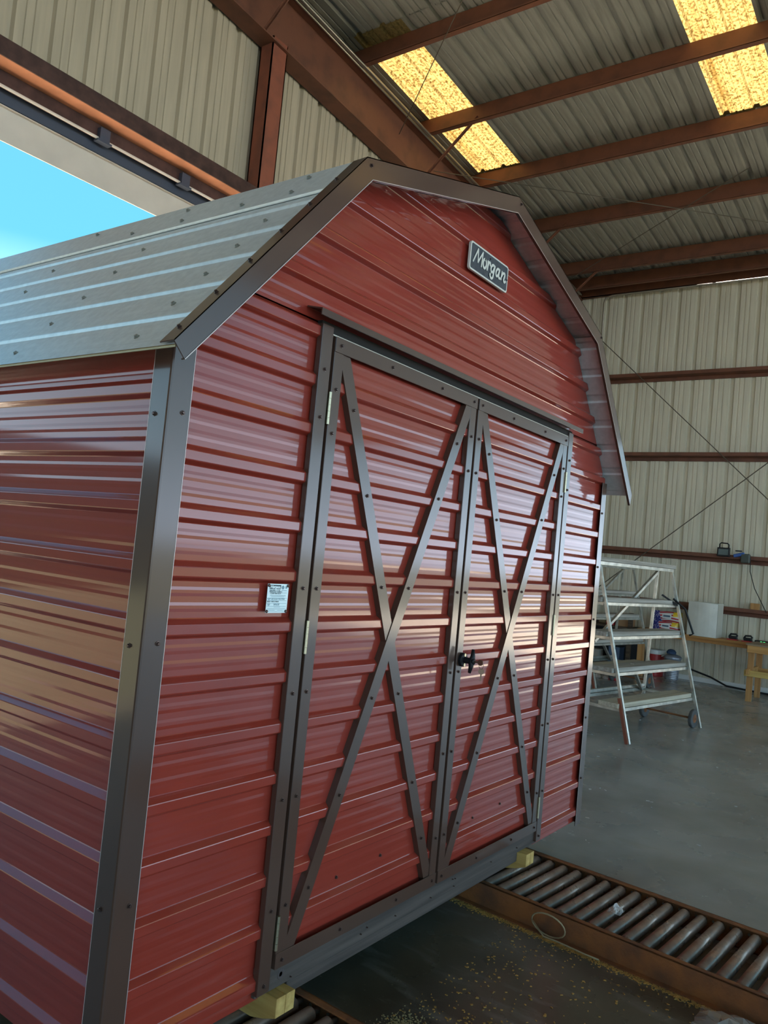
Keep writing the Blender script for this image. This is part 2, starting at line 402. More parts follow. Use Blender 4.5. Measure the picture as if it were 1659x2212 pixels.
# flange braces
def brace(x, label, dx=0.0):
    m = MB(); p = Vector((x, YE-.22, roofz(x)-.78)); q = Vector((x+dx, YE-.95, roofz(x)-.15)); m.bar(p, q, .045, .006); m.bar(p, q, .006, .045)
    tag(m.build('flange_brace', STEEL), label, 'brace', 'rafter flange braces')
brace(PX[1], 'brown angle brace from the rafter to the purlin over the skylight strip')
brace(PX[3]-.02, 'brown angle brace by the ridge of the shed under the purlins')
brace(PX[4]-.02, 'brown angle brace lowest down near the cream side wall')
brace(3.75, 'brown angle brace crossing the upper part of the rafter')
# column & door head
SHADE_RUST = mat('rusty_shaded_steel', (.085, .040, .030), rough=.6, spec=.3, var=.5, scale=8)  # darker variant: rust on the track, shade painted into the header web
LIT_FLANGE = mat('lit_flange_steel', (.44, .18, .09), rough=.6, spec=.3, var=.2, scale=8)  # lighter variant: bounce light on the header underside put into the colour
CX0, CX1, CTOP = gx(3.80), gx(4.0), gz(6.36)
cm = MB(); cm.box((CX0, YE-.20, 0), (CX0+.012, YE-.03, CTOP)); cm.box((CX0, YE-.20, 0), (CX1, YE-.188, CTOP)); cm.box((CX1-.012, YE-.20, 0), (CX1, YE-.03, CTOP)); cm.box((CX0, YE-.045, 0), (CX0+.06, YE-.03, CTOP))
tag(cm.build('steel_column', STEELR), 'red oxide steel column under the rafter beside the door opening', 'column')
X0, X1 = -7.0, CX0-.002
hd = thing('door_header', 'long red oxide channel over the big door opening', 'beam', (-1.5, YE-.12, gz(4.72)), world=True)
m = MB(); m.box((X0, YE-.215, gz(4.715)), (X1, YE-.203, gz(4.845))); m.build('web', SHADE_RUST, hd)
m = MB(); m.box((X0, YE-.203, gz(4.715)), (X1, YE-.02, gz(4.725))); m.build('bottom_flange', LIT_FLANGE, hd)
m = MB(); m.box((X0, YE-.203, gz(4.835)), (X1, YE-.02, gz(4.845))); m.build('top_flange', SHADE_RUST, hd)
tr = thing('door_track', 'rusty sliding door track hung under the door header', 'track', (-1.5, YE, gz(4.6)), world=True)
m = MB(); m.box((X0, YE-.03, gz(4.60)), (X1, YE+.0, gz(4.715)-.001)); m.build('track_plate', SHADE_RUST, tr)
m = MB(); m.tube([(X0, YE-.045, gz(4.595)), (X1, YE-.045, gz(4.595))], .012, 8); m.build('track_rail', FASCIA, tr)
for x in (gx(2.20), gx(3.02)):
    m = MB(); m.box((x, YE-.075, gz(4.575)), (x+.09, YE-.03, gz(4.68))); m.box((x-.02, YE-.08, gz(4.565)), (x+.11, YE-.02, gz(4.58))); m.build('hanger_bracket', DARKS, tr)
dp = thing('door_head_trim', 'cream sheet metal trim along the top of the door opening', 'trim', (-1.5, YE+.1, gz(4.3)), world=True)
m = MB(); m.box((X0, YE+.02, gz(4.50)), (X1, YE+.05, gz(4.70))); m.build('back_strip', DARKS, dp)
m = MB(); m.box((X0, YE+.05, gz(4.255)), (X1, YE+.06, gz(4.505))); m.box((X0, YE+.02, gz(4.495)), (X1, YE+.06, gz(4.505))); m.build('fascia', FASCIA, dp)
struct(MB().box((-40, 17, -.13), (-1.0, 17.2, 3.6)).build('reflection_blocker', mat('dark_blocker', (.045, .04, .03), rough=.9)), 'unseen dark panel added beyond the yard to cut bright reflections')  # added out of view, keeps the bright horizon out of the left wall's reflections

struct(MB().box((-9.1, -3.5, 0), (-9.0, YE, 7.6)).build('wall_far', BEIGE), 'beige wall on the far side behind the viewer')
# bracing cables
def cable(p, q, label, r=.006, sag=0):
    p = Vector(p); q = Vector(q); pts = [p.lerp(q, i/8)-Vector((0, 0, sag*4*(i/8)*(1-i/8))) for i in range(9)]
    tag(MB().tube(pts, r, 6).build('brace_cable', mat('cable_steel', (.12, .10, .075), rough=.5, metal=.5)), label, 'cable')
cable(Bq(11.98, 4.2, 5.88), Bq(11.98, -.6, 1.32), 'thin bracing cable falling to the right across the cream wall', .008)
cable(Bq(11.96, 3.6, .84), Bq(11.96, -.9, 4.72), 'thin bracing cable rising to the right across the cream wall', .008)
cable((4.55, YE-.26, 6.30), (2.9, 1.75, 6.93), 'thin wire hanging from the rafter in front of the skylight', .005) if False else None
cable(Bq(6.20, 4.15, 6.40), Bq(4.75, 2.40, 6.62), 'taut wire rising from the rafter up past the skylight', .005)
cable(Bq(7.0, 4.15, 6.30), Bq(9.6, .55, 6.02), 'thin wire running from the rafter under the purlins to the right', .005)
cable(Bq(10.6, 3.9, 5.95), Bq(8.4, .6, 6.22), 'thin wire crossing below the lower purlins', .005)

# ------------------------------------------------------------------ the shed
W = 3.05; D = 3.66
def Z(z): return z+ZF
shed = thing('storage_shed', 'red ribbed metal barn style storage shed with brown trim and double doors', 'shed', (W/2, D/2, Z(-.1)), world=True)
EV = (-.09, 1.752); KN = (.547, 2.492); RG = (1.525, 2.785)          # roof profile, shed heights
OH = .116
PAN = RIB                                                            # pan plane sits RIB behind the rib faces (y = 0)
def roof_cuts(drop):
    """planes that keep what lies under the gambrel roof lowered by drop"""
    out = []
    for (a, b) in ((EV, KN), (KN, RG)):
        for mir in (0, 1):
            ax, bx = (a[0], b[0]) if not mir else (W-a[0], W-b[0])
            d = Vector((bx-ax, 0, b[1]-a[1])); n = Vector((-d.z, 0, d.x)) if not mir else Vector((d.z, 0, -d.x))
            n.normalize()
            if n.z < 0: n = -n
            out.append((Vector((ax, 0, Z(a[1])))-n*drop, n))
    return out
def siding(name, x0, x1, z0, z1, y=None, parent=None, cuts=None):
    m = sheet(siding_prof(z0, z1), x1-x0, (x0, PAN if y is None else y, Z(0)), (1, 0, 0), (0, 0, 1), (0, -1, 0))
    return m.build(name, RED, parent or shed, cuts=cuts)
rc = roof_cuts(.020)
siding('front_siding', .03, .575, -.07, 2.0)
siding('front_siding', 2.475, W-.03, -.07, 2.0)
g = siding('gable_siding', .0, W, 1.985, 2.85, cuts=rc)
# cut the side strips by the roof too
for o in [c for c in shed.children if c.name.startswith('front_siding')]:
    bm = bmesh.new(); bm.from_mesh(o.data)
    for co, no in rc: bmesh.ops.bisect_plane(bm, geom=bm.verts[:]+bm.edges[:]+bm.faces[:], plane_co=co, plane_no=no, clear_outer=True)
    bm.to_mesh(o.data); bm.free()
# left wall: ribs offset by the fitted amount
DZL = -.1444
m = sheet(siding_prof(-.07-DZL, 1.80-DZL), D-.06, (PAN, .03, Z(DZL)), (0, 1, 0), (0, 0, 1), (-1, 0, 0)); m.build('side_siding', RED, shed)
m = sheet(siding_prof(-.07-DZL, 1.80-DZL), D-.06, (W-PAN, .03, Z(DZL)), (0, 1, 0), (0, 0, 1), (1, 0, 0)); m.build('side_siding', RED, shed)
m = sheet(siding_prof(-.07, 2.75), W-.06, (.03, D-PAN, Z(0)), (1, 0, 0), (0, 0, 1), (0, 1, 0)); m.build('back_siding', RED, shed, cuts=rc)
# corner trims
def corner(x, sx, y, sy):
    m = MB(); t = .004; w = .072; z0 = Z(-.085); z1 = Z(1.80)
    xa = x-sx*.003; ya = y-sy*.003
    # L profile with slightly rounded corner
    prof = [(xa+sx*w, ya, ), (xa+sx*.006, ya), (xa+sx*.0018, ya+sy*.0018), (xa, ya+sy*.006), (xa, ya+sy*w), (xa+sx*t, ya+sy*w), (xa+sx*t, ya+sy*.007), (xa+sx*.007, ya+sy*t), (xa+sx*w, ya+sy*t)]
    m.prism([(p[0], p[1], z0) for p in prof], (0, 0, z1-z0))
    ct = m.build('corner_trim', BROWN, shed)
    e1 = MB(); e1.box((xa+sx*w, ya-sy*.0006, z0), (xa+sx*(w-.0016), ya+sy*.004, z1)); e1.box((xa-sx*.0006, ya+sy*w, z0), (xa+sx*.004, ya+sy*(w-.0016), z1)); eo = e1.build('hemmed_edge', EDGE, None); eo.parent = ct
corner(0, 1, 0, 1); corner(W, -1, 0, 1); corner(0, 1, D, -1); corner(W, -1, D, -1)
SCR = {}

def screw_mesh(m, r=.0045):
    k = (m.name, r)
    if k not in SCR: SCR[k] = MB().lathe([(r*1.5, 0), (r*1.5, .0015), (r, .0018), (r, .006), (r*.7, .007)], (0, 0, 0), (0, 0, 1), 6).mesh('screw', m)
    return SCR[k]
def screw(p, n, parent=None, m=None, r=.0045):
    o = bpy.data.objects.new('screw', screw_mesh(m or SCREWM, r)); COL.objects.link(o); par = parent or shed; o.parent = par
    base = Vector(par.location) if par is shed else Vector((0, 0, 0))
    o.location = Vector(p)-base; o.rotation_euler = Vector(n).to_track_quat('Z', 'Y').to_euler()
for k in (1.58, .99, .34, -.045):
    screw((.045, -.003, Z(k+.03)), (0, -1, 0)); screw((-.003, .045, Z(k+.02)), (-1, 0, 0)); 
for k in (1.63, 1.04, .50, .17, 1.33): screw((W-.045, -.003, Z(k)), (0, -1, 0))

# roof panels (ribs run front to back)
def roof_panel(a, b, mir, name='roof_panel'):
    ax, bx = (a[0], b[0]) if not mir else (W-a[0], W-b[0])
    V = Vector((bx-ax, 0, b[1]-a[1])); L = V.length; V.normalize()
    N = Vector((-V.z, 0, V.x)); N = N if N.z > 0 else -N
    L2 = L
    prof = [(v+.03, h*.42+RIB*.58) for v, h in siding_prof(-.03, L2-.03)]
    m = sheet(prof, D+OH*2-.01, Vector((ax, -OH+.004, Z(a[1])))-N*.026, (0, 1, 0), V, N)
    return m.build(name, GALV, shed), V, N, L
infos = {}
for mir in (0, 1):
    for nm, a, b in (('lo', EV, KN), ('hi', KN, RG)):
        o, V, N, L = roof_panel(a, b, mir); infos[nm, mir] = (V, N, L, a if not mir else (W-a[0], a[1]))
# gambrel break flashing and ridge cap
def flashing(p, Va, Vb, la, lb, name):
    Na = Vector((-Va.z, 0, Va.x)); Na = Na if Na.z > 0 else -Na
    Nb = Vector((-Vb.z, 0, Vb.x)); Nb = Nb if Nb.z > 0 else -Nb
    P = Vector((p[0], -OH+.004, Z(p[1]))); y = Vector((0, D+2*OH-.01, 0))
    pa = P+Va*la; pb = P+Vb*lb
    m = MB(); L = []
    for t in (0, -.003):
        L += [pa-Na*.003+Na*t-Vector((0, 0, .004)), pa+Na*t, P+(Na+Nb).normalized()*t, pb+Nb*t, pb-Nb*.004+Nb*t]
    poly = L[:5]+L[5:][::-1]
    m.prism(poly, y); m.build(name, GALV, shed)
Vlo, Nlo = infos['lo', 0][0], infos['lo', 0][1]; Vhi = infos['hi', 0][0]
flashing(KN, -Vlo, Vhi, .175, .10, 'break_flashing')
flashing((W-KN[0], KN[1]), -infos['lo', 1][0], infos['hi', 1][0], .10, .10, 'break_flashing')
flashing(RG, -Vhi, -infos['hi', 1][0], .13, .13, 'ridge_cap')
# roof screws on the visible slope
for v in (.055, .21, .36, .515, .665, .93):
    for y in (-.03, .55, 1.1):
        base = Vector((EV[0], 0, Z(EV[1])))+Vlo*(v)+Nlo*(-.007 if v < .8 else .002)
        screw(base+Vector((0, y+.12, 0)), Nlo, m=SCREWG, r=.006)
for y in (.1, .32, .62, .9):
    screw(Vector((KN[0], y, Z(KN[1])))-Vlo*.14+Nlo*.001, Nlo, m=SCREWG, r=.006)
# eave closure strip
m = MB(); m.box((-.08, -OH+.01, Z(EV[1])-.011), (-.076, D+OH, Z(EV[1])-.004)); m.build('eave_strip', mat('eave_strip_yellow', (.45, .38, .22), rough=.5, metal=.2), shed)
# rake trims
FH = .066; TF = .055
def rake(a, b, mir, extend=0.0):
    ax, bx = (a[0], b[0]) if not mir else (W-a[0], W-b[0])
    A = Vector((ax, 0, Z(a[1]))); Bp = Vector((bx, 0, Z(b[1]))); V = (Bp-A); V.normalize()
    N = Vector((-V.z, 0, V.x)); N = N if N.z > 0 else -N
    return A, Bp, V, N
def isect(P, V, Q, U):
    d = V.x*U.z-V.z*U.x; w = Q-P; t = (w.x*U.z-w.z*U.x)/d; return P+V*t
def rake_all():
    segs = [rake(EV, KN, 0), rake(KN, RG, 0), rake(RG, KN, 1), rake(KN, EV, 1)]
    # N for the mirrored ones is recomputed by rake
    def line(off):
        pts = []
        for i in range(5):
            if i == 0: pts.append(segs[0][0]+segs[0][3]*off)
            elif i == 4: pts.append(segs[3][1]+segs[3][3]*off)
            else: pts.append(isect(segs[i-1][0]+segs[i-1][3]*off, segs[i-1][2], segs[i][0]+segs[i][3]*off, segs[i][2]))
        return pts
    top = line(.004); bot = line(.004-FH)
    # plumb-ish cut at the right end as in the photo
    bot[4] = bot[4]+Vector((.03, 0, -.02)); bot[0] = bot[0]+Vector((-.012, 0, .004))
    for i in range(4):
        N = segs[i][3]; y = -OH
        f = [top[i], top[i+1], bot[i+1], bot[i]]
        m = MB(); yb = .004
        F = [p+Vector((0, y, 0)) for p in f]; Bk = [p+Vector((0, y+yb, 0)) for p in f]
        m.add(F+Bk, [(0,1,2,3),(7,6,5,4),(0,4,5,1),(1,5,6,2),(2,6,7,3),(3,7,4,0)])
        # top flange lying over the roof edge, and a small return lip at the bottom
        lift = N*.003
        T = [top[i]+Vector((0, y, 0)), top[i+1]+Vector((0, y, 0)), top[i+1]+Vector((0, y+TF, 0))-N*.002, top[i]+Vector((0, y+TF, 0))-N*.002]
        T2 = [p-N*.003 for p in T]
        m.add(T+T2, [(0,1,2,3),(7,6,5,4),(0,4,5,1),(1,5,6,2),(2,6,7,3),(3,7,4,0)])
        Lp = [bot[i]+Vector((0, y, 0)), bot[i+1]+Vector((0, y, 0)), bot[i+1]+Vector((0, y+.012, 0)), bot[i]+Vector((0, y+.012, 0))]
        Lp2 = [p+N*.003 for p in Lp]
        m.add(Lp+Lp2, [(0,1,2,3),(7,6,5,4),(0,4,5,1),(1,5,6,2),(2,6,7,3),(3,7,4,0)])
        rt_ = m.build('rake_trim', BROWN, shed)
        le = MB(); d_ = (bot[i+1]-bot[i]).normalized(); le.prism([bot[i]+Vector((0, y-.0012, 0)), bot[i+1]+Vector((0, y-.0012, 0)), bot[i+1]+Vector((0, y-.0012, 0))+N*.0022, bot[i]+Vector((0, y-.0012, 0))+N*.0022], (0, .003, 0)); eo = le.build('hemmed_edge', EDGE, None); eo.parent = rt_
        if i == 0:
            for t in (.06, .22, .38, .54, .70, .86):
                screw(top[0].lerp(top[1], t)+Vector((0, y+.035, 0))-N*.001, N)
    for p in (top[1].lerp(bot[1], .3)+Vector((.012, -OH, 0)), top[2].lerp(bot[2], .35)+Vector((.02, -OH, 0)), top[3].lerp(bot[3], .3)+Vector((0.01, -OH, 0))):
        screw(p, (0, -1, 0))
    # the same gable trim at the back, plain
    for i in range(4):
        y = D+OH; F = [top[i], top[i+1], bot[i+1], bot[i]]
        m = MB(); m.add([p+Vector((0, y-.004, 0)) for p in F]+[p+Vector((0, y, 0)) for p in F], [(0,1,2,3),(7,6,5,4),(0,4,5,1),(1,5,6,2),(2,6,7,3),(3,7,4,0)])
        m.build('rake_trim', BROWN, shed)
rake_all()
# header drip hood
TY = -.010
m = MB()
hx0, hx1 = .484, 2.535
poly = [(-.050, 1.996), (-.050, 2.017), (.012, 2.030), (.012, 2.026), (-.046, 2.013), (-.046, 1.996)]
m.prism([(hx0, y, Z(z)) for y, z in poly], (hx1-hx0, 0, 0)); m.build('door_hood', BROWN, shed)
m = MB(); m.box((.542, -.003, Z(1.972)), (2.508, .016, Z(2.000))); m.build('hood_shade_strip', mat('shade_black', (.015, .012, .010), rough=.9), shed)  # near-black strip: shade under the hood put into the colour
m = MB(); m.box((.595, -.006, Z(1.966)), (2.455, .016, Z(1.970))); m.build('weather_strip', FASCIA, shed)
# jamb trims
for x0, x1 in ((.540, .592), (2.459, 2.510)):
    m = MB(); m.box((x0, TY, Z(-.045)), (x1, .012, Z(1.990))); m.build('door_jamb', BROWN, shed, bevel=.0015)
    for z in (1.85, 1.70, 1.17, .53, .20, -.02, .85): screw(((x0+x1)/2, TY, Z(z)), (0, -1, 0))
# near-black sheet standing in for the shade behind the door gaps
m = MB(); m.box((.50, .035, Z(-.05)), (2.55, .05, Z(2.03))); m.build('gap_shade_sheet', mat('shade_black', (.015, .012, .010), rough=.9), shed)

# doors
def door(x0, x1, hinge_left):
    z0, z1 = .012, 1.965
    st = .046; rl = .048; dy = TY
    dr = MB(); ins = .006
    sm = sheet(siding_prof(z0+.004, z1-.004), x1-x0-2*ins, (x0+ins, RIB-.001, Z(0)), (1, 0, 0), (0, 0, 1), (0, -1, 0))
    d = sm.build('door', RED, shed); d['label'] = 'left door leaf with brown cross bracing' if hinge_left else 'right door leaf with the lock handle'
    def part(nm, m, **k):
        o = m.build(nm, BROWN, None, **k); o.parent = d; return o
    for xa in (x0, x1-st):
        part('stile', MB().box((xa, dy, Z(z0)), (xa+st, .014, Z(z1))), bevel=.0015)
    # braces: flat strips, just under the rails
    xi0, xi1 = x0+st-.012, x1-st+.012; zi0, zi1 = z0+.02, z1-.02
    bw = .050
    for (p, q, yy) in (((xi0+.01, zi1), (xi1-.01, zi0), -.0065), ((xi0+.01, zi0), (xi1-.01, zi1), -.0092)):
        P = Vector((p[0], 0, Z(p[1]))); Q = Vector((q[0], 0, Z(q[1]))); V = (Q-P).normalized(); nn = Vector((-V.z, 0, V.x))*bw/2
        poly = [P+nn, Q+nn, Q-nn, P-nn]
        m = MB().prism([v+Vector((0, yy, 0)) for v in poly], (0, .0165-yy, 0))
        cuts = [(Vector((x0+.003, 0, 0)), Vector((-1, 0, 0))), (Vector((x1-.003, 0, 0)), Vector((1, 0, 0)))]
        m2 = MB(); m2.v = m.v; m2.f = m.f
        part('brace', m2)
        for t in (.10, .24, .40, .60, .78, .90):
            pt = P.lerp(Q, t)+Vector((0, yy, 0)); screw(pt, (0, -1, 0), parent=d)
    for za, zb in ((z1-rl, z1), (z0, z0+rl)):
        part('rail', MB().box((x0-.001, dy-.0028, Z(za)), (x1+.001, dy+.0005, Z(zb))), bevel=.001)
        for t in (.03, .34, .70, .97): screw((x0+(x1-x0)*t, dy-.0028, Z((za+zb)/2)), (0, -1, 0), parent=d)
    for xa in (x0+st/2, x1-st/2):
        for z in (1.80, 1.66, 1.17, .53, .20, .85): screw((xa, dy, Z(z)), (0, -1, 0), parent=d)
    for (xx, zz) in ((.27, 1.66), (.32, 1.42), (.36, 1.20), (.30, .20), (.55, .21)):
        screw((x0+xx, .0175, Z(zz)), (0, -1, 0), parent=d)
    # hinges
    hxx = x0-.006 if hinge_left else x1+.006
    for zc in (1.735, 1.02, .125):
        m = MB()
        for k in range(5):
            a = zc-.051+k*.0205; m.tube([(hxx, dy-.003, Z(a)), (hxx, dy-.003, Z(a+.0198))], .0055, 10)
        m.box((hxx-.0045, dy-.002, Z(zc-.05)), (hxx+.0045, dy+.006, Z(zc+.05)))
        o = m.build('hinge', ZINC, None); o.parent = d
    return d
dl = door(.606, 1.516, True)
dr = door(1.533, 2.445, False)
# T handle lock on the right leaf
def latch():
    c = Vector((1.572, TY, Z(.898)))
    m = MB()
    m.lathe([(.028, 0), (.028, .012), (.026, .014), (.013, .016), (.012, .042)], c, (0, -1, 0), 20)
    h = m.build('latch_rose', BLACKP, None, smooth=False); h.parent = dr
    m = MB(); t = c+Vector((0, -.046, 0))
    m.tube([t+Vector((.008, 0, .047)), t+Vector((.004, -.003, .02)), t, t+Vector((-.004, -.003, -.02)), t+Vector((-.008, 0, -.047))], [.006, .010, .013, .010, .006], 10)
    m.lathe([(.012, 0), (.012, .008)], t+Vector((0, -.006, 0)), (0, -1, 0), 14)
    h2 = m.build('latch_handle', BLACKP, None, smooth=True); h2.parent = dr
    for dz in (.020, -.020):
        m = MB().lathe([(.007, 0), (.007, .004)], c+Vector((0.0, -.013, dz)), (0, -1, 0), 10); o = m.build('latch_bolt', ZINC, None); o.parent = dr
    # keys
    KEY = mat('brass_key_metal', (.20, .12, .08), rough=.35, metal=.7)
    k = t+Vector((0, -.030, 0))
    a = MB(); a.bar(t+Vector((0, -.012, 0)), k, .004, .007); a.lathe([(.012, -.0012), (.012, .0012)], k+Vector((0, -.012, 0)), (1, 0, 0), 14)
    tag(a.build('key', KEY), 'small key inserted in the door handle lock', 'key')
    b = MB(); q = k+Vector((0.002, -.018, -.034))
    b.lathe([(.012, -.0012), (.012, .0012)], q, (1, 0.6, 0), 14); b.bar(q+Vector((0, 0, -.010)), q+Vector((0, 0, -.038)), .006, .0024, up=(1, .6, 0))
    rp = [k+Vector((0.001, -.016+.010*math.sin(t_*math.pi/6), -.012+.012*math.cos(t_*math.pi/6))) for t_ in range(13)]
    b.tube(rp, .0010, 5, cap=False)
    tag(b.build('key', KEY), 'spare key hanging on a ring below the door handle', 'key')
latch()

# name sign
def stroke(pts, w, to3, th, nrm):
    """brush stroke ribbon through points, round ends"""
    m = MB(); P = [to3(p) for p in pts]; off = Vector(nrm)*th; n = len(P); L = []; R = []
    for i in range(n):
        d = (P[min(i+1, n-1)]-P[max(i-1, 0)]).normalized(); s_ = Vector((-d.z, 0, d.x))*w/2
        e = (d*w*.35 if i == n-1 else -d*w*.35 if i == 0 else Vector((0, 0, 0)))
        k = .75 if i in (0, n-1) else 1.0
        L.append(P[i]+e+s_*k+off); R.append(P[i]+e-s_*k+off)
    m.add(L+R, [(i, i+1, n+i+1, n+i) for i in range(n-1)])
    return m
def smooth_pts(pts, n=4):
    out = []
    for i in range(len(pts)-1):
        p0 = pts[max(i-1, 0)]; p1 = pts[i]; p2 = pts[i+1]; p3 = pts[min(i+2, len(pts)-1)]
        for k in range(n):
            t = k/n
            out.append(tuple(.5*((2*p1[j])+(-p0[j]+p2[j])*t+(2*p0[j]-5*p1[j]+4*p2[j]-p3[j])*t*t+(-p0[j]+3*p1[j]-3*p2[j]+p3[j])*t**3) for j in range(2)))
    out.append(pts[-1]); return out
# letter centre lines in sign units (x 0..1 left to right, y 0..1 bottom to top); script word
LET = {
 'M': [[(.045, .25), (.150, .80)], [(.150, .80), (.165, .33)], [(.165, .33), (.275, .80)], [(.275, .80), (.255, .25)]],
 'o': [[(.345, .62), (.308, .56), (.293, .42), (.312, .29), (.348, .27), (.378, .38), (.378, .52), (.345, .62)]],
 'r': [[(.418, .62), (.424, .50), (.410, .27)], [(.424, .46), (.446, .59), (.478, .61), (.486, .52)]],
 'g': [[(.600, .60), (.550, .60), (.510, .45), (.525, .31), (.570, .36), (.605, .58)], [(.612, .60), (.590, .35), (.570, .12), (.530, .06), (.495, .14), (.500, .20)]],
 'a': [[(.735, .60), (.685, .58), (.650, .42), (.668, .28), (.712, .36), (.742, .58)], [(.748, .60), (.728, .40), (.738, .27), (.775, .29)]],
 'n': [[(.815, .60), (.800, .28)], [(.806, .40), (.850, .57), (.893, .58), (.895, .48), (.875, .33), (.895, .25), (.930, .31)]],
}
def script_word(name, m, parent, x0, z0, w, h, y, th, sw):
    mb = MB(); q_ = 0
    for L, ss in LET.items():
        for s_ in ss:
            q_ += 1; yy = y-.06*th*q_; to3 = lambda p: Vector((x0+p[0]*w, yy, z0+p[1]*h))
            pts = s_ if len(s_) == 2 else smooth_pts(s_)
            q = stroke(pts, sw, to3, th, (0, -1, 0)); mb.add(q.v, q.f)
    o = mb.build(name, m, None); o.parent = parent; return o
def rrect(x0, x1, z0, z1, r, y, th, n=5):
    pts = []
    for cx, cz, a0 in ((x1-r, z1-r, 0), (x0+r, z1-r, 90), (x0+r, z0+r, 180), (x1-r, z0+r, 270)):
        for k in range(n+1):
            a = math.radians(a0+90*k/n); pts.append(Vector((cx+r*math.cos(a), y, cz+r*math.sin(a))))
    return MB().prism(pts, (0, -th, 0))
CREAMP = mat('sign_cream', (.70, .68, .60), rough=.4); SIGNB = mat('sign_dark_slate', (.035, .04, .048), rough=.5, var=.5, var_col=(.075, .085, .10), scale=60)
sx0, sx1, sz0, sz1 = 1.362, 1.682, Z(2.452), Z(2.566)
sb = rrect(sx0, sx1, sz0, sz1, .012, .002, .010).build('name_sign', CREAMP, shed)
sb['label'] = 'dark rectangular sign with cream script lettering and border'
o = rrect(sx0+.007, sx1-.007, sz0+.007, sz1-.007, .008, -.006, .003).build('sign_face', SIGNB, None); o.parent = sb
script_word('lettering', CREAMP, sb, sx0+.008, sz0+.010, (sx1-sx0)-.012, (sz1-sz0)*.92, -.009, .002, .0105)
for (x, z) in ((1.52, sz1-.022), (1.52, sz0+.022), (sx1-.010, sz0+.055)):
    o = MB().lathe([(.004, 0), (.004, .002)], (x, -.009, z), (0, -1, 0), 8).build('nail_head', BLACKP, None); o.parent = sb
# data plate
PLT = mat('plate_silver_blue', (.62, .74, .76), rough=.3, metal=.2); INK = mat('plate_ink', (.02, .06, .08), rough=.5); INK2 = mat('plate_ink_faint', (.20, .33, .38), rough=.5)
px0, px1, pz0, pz1 = .424, .513, Z(1.094), Z(1.180); PY = .0005
pl = MB().box((px0, PY, pz0), (px1, PY+.0015, pz1)).build('data_plate', PLT, shed)
pl['label'] = 'small silver data plate with black printing'
def text(s, x, z, size, m, parent, y=PY-.0004, sx=1.0):
    cu = bpy.data.curves.new('txt', 'FONT'); cu.body = s; cu.size = size; cu.extrude = .0001
    ob = bpy.data.objects.new('txt', cu); COL.objects.link(ob)
    bpy.context.view_layer.update()
    dg = bpy.context.evaluated_depsgraph_get(); me = bpy.data.meshes.new_from_object(ob.evaluated_get(dg))
    COL.objects.unlink(ob); bpy.data.objects.remove(ob); bpy.data.curves.remove(cu)
    me.transform(Matrix.Translation((x, y, z)) @ Matrix.Rotation(math.pi/2, 4, 'X') @ Matrix.Diagonal((sx, 1, 1, 1)))
    me.materials.clear(); me.materials.append(m)
    o = bpy.data.objects.new('lettering', me); COL.objects.link(o); o.parent = parent; return o
pw, ph = px1-px0, pz1-pz0
o = MB().box((px0+pw*.08, PY-.0004, pz0+ph*.82), (px0+pw*.62, PY, pz0+ph*.965)).build('logo_block', INK, None); o.parent = pl
script_word('lettering', PLT, pl, px0+pw*.08, pz0+ph*.81, pw*.54, ph*.165, PY-.0005, .0002, .0022)
for s, fx, fz, sz, mm in (('BUILDING  &  SPA', .09, .755, .0058, INK), ('MANUFACTURING', .09, .700, .0064, INK), ('CORPORATION', .13, .645, .0064, INK),
      ('MODEL', .03, .475, .0042, INK2), ('NO.', .06, .435, .0042, INK2), ('1012EAVTBCPSM', .20, .445, .0078, INK2), ('BUILT WITH PRIDE', .03, .365, .0058, INK),
      ('SERIAL', .04, .285, .0042, INK2), ('NO.', .07, .245, .0042, INK2), ('205638', .33, .255, .0085, INK2)):
    text(s, px0+pw*fx, pz0+ph*fz, sz, mm, pl)
m = MB()
for fx0, fx1, fz in ((.16, .88, .60), (.12, .90, .575), (.2, .82, .55), (.02, .95, .505), (.02, .95, .415), (.02, .95, .325), (.02, .95, .225), (.36, .66, .195), (.05, .95, .155), (.08, .88, .12), (.14, .42, .085), (.55, .8, .085), (.08, .86, .045), (.66, .92, .78), (.66, .92, .755), (.66, .93, .70), (.66, .93, .665)):
    m.box((px0+pw*fx0, PY-.0003, pz0+ph*fz), (px0+pw*fx1, PY, pz0+ph*(fz+.012)))
o = m.build('fine_print', INK2, None); o.parent = pl
m = MB().lathe([(.006, 0), (.006, .0002)], (px0+pw*.72, PY, pz0+ph*.88), (0, -1, 0), 12).box((px0+pw*.84, PY-.0003, pz0+ph*.84), (px0+pw*.92, PY, pz0+ph*.93)); o = m.build('seal_print', INK2, None); o.parent = pl
for x in (px0+.004, px1-.004):
    for z in (pz0+.005, pz1-.005):
        o = MB().lathe([(.0048, 0), (.0045, .0025), (.002, .004)], (x, PY, z), (0, -1, 0), 10).build('rivet', SCREWM, None); o.parent = pl
# floor frame of the shed
m = MB(); m.box((.546, .004, Z(-.058)), (2.504, .021, Z(.03))); m.build('rim_joist', RIMW, shed, bevel=.002)
m = MB(); m.box((.02, .022, Z(-.058)), (W-.02, .044, Z(.03))); m.build('rim_joist', RIMW, shed)
for xa, xb, yy in ((.69, 2.292, .006),):
    m = MB(); m.box((xa, yy, Z(-.100)), (xb, .044, Z(-.0585))); m.build('ledger_board', RIMW, shed, bevel=.002)
for x in (.022, W-.062):
    m = MB(); m.box((x, .045, Z(-.058)), (x+.04, D-.01, Z(.03))); m.build('rim_joist', RIMW, shed)
m = MB(); m.box((.02, D-.05, Z(-.058)), (W-.02, D-.01, Z(.03))); m.build('rim_joist', RIMW, shed)
m = MB(); m.box((.04, .045, Z(.0)), (W-.04, D-.05, Z(.02))); m.build('floor_deck', RIMW, shed)
rr = random.Random(3)
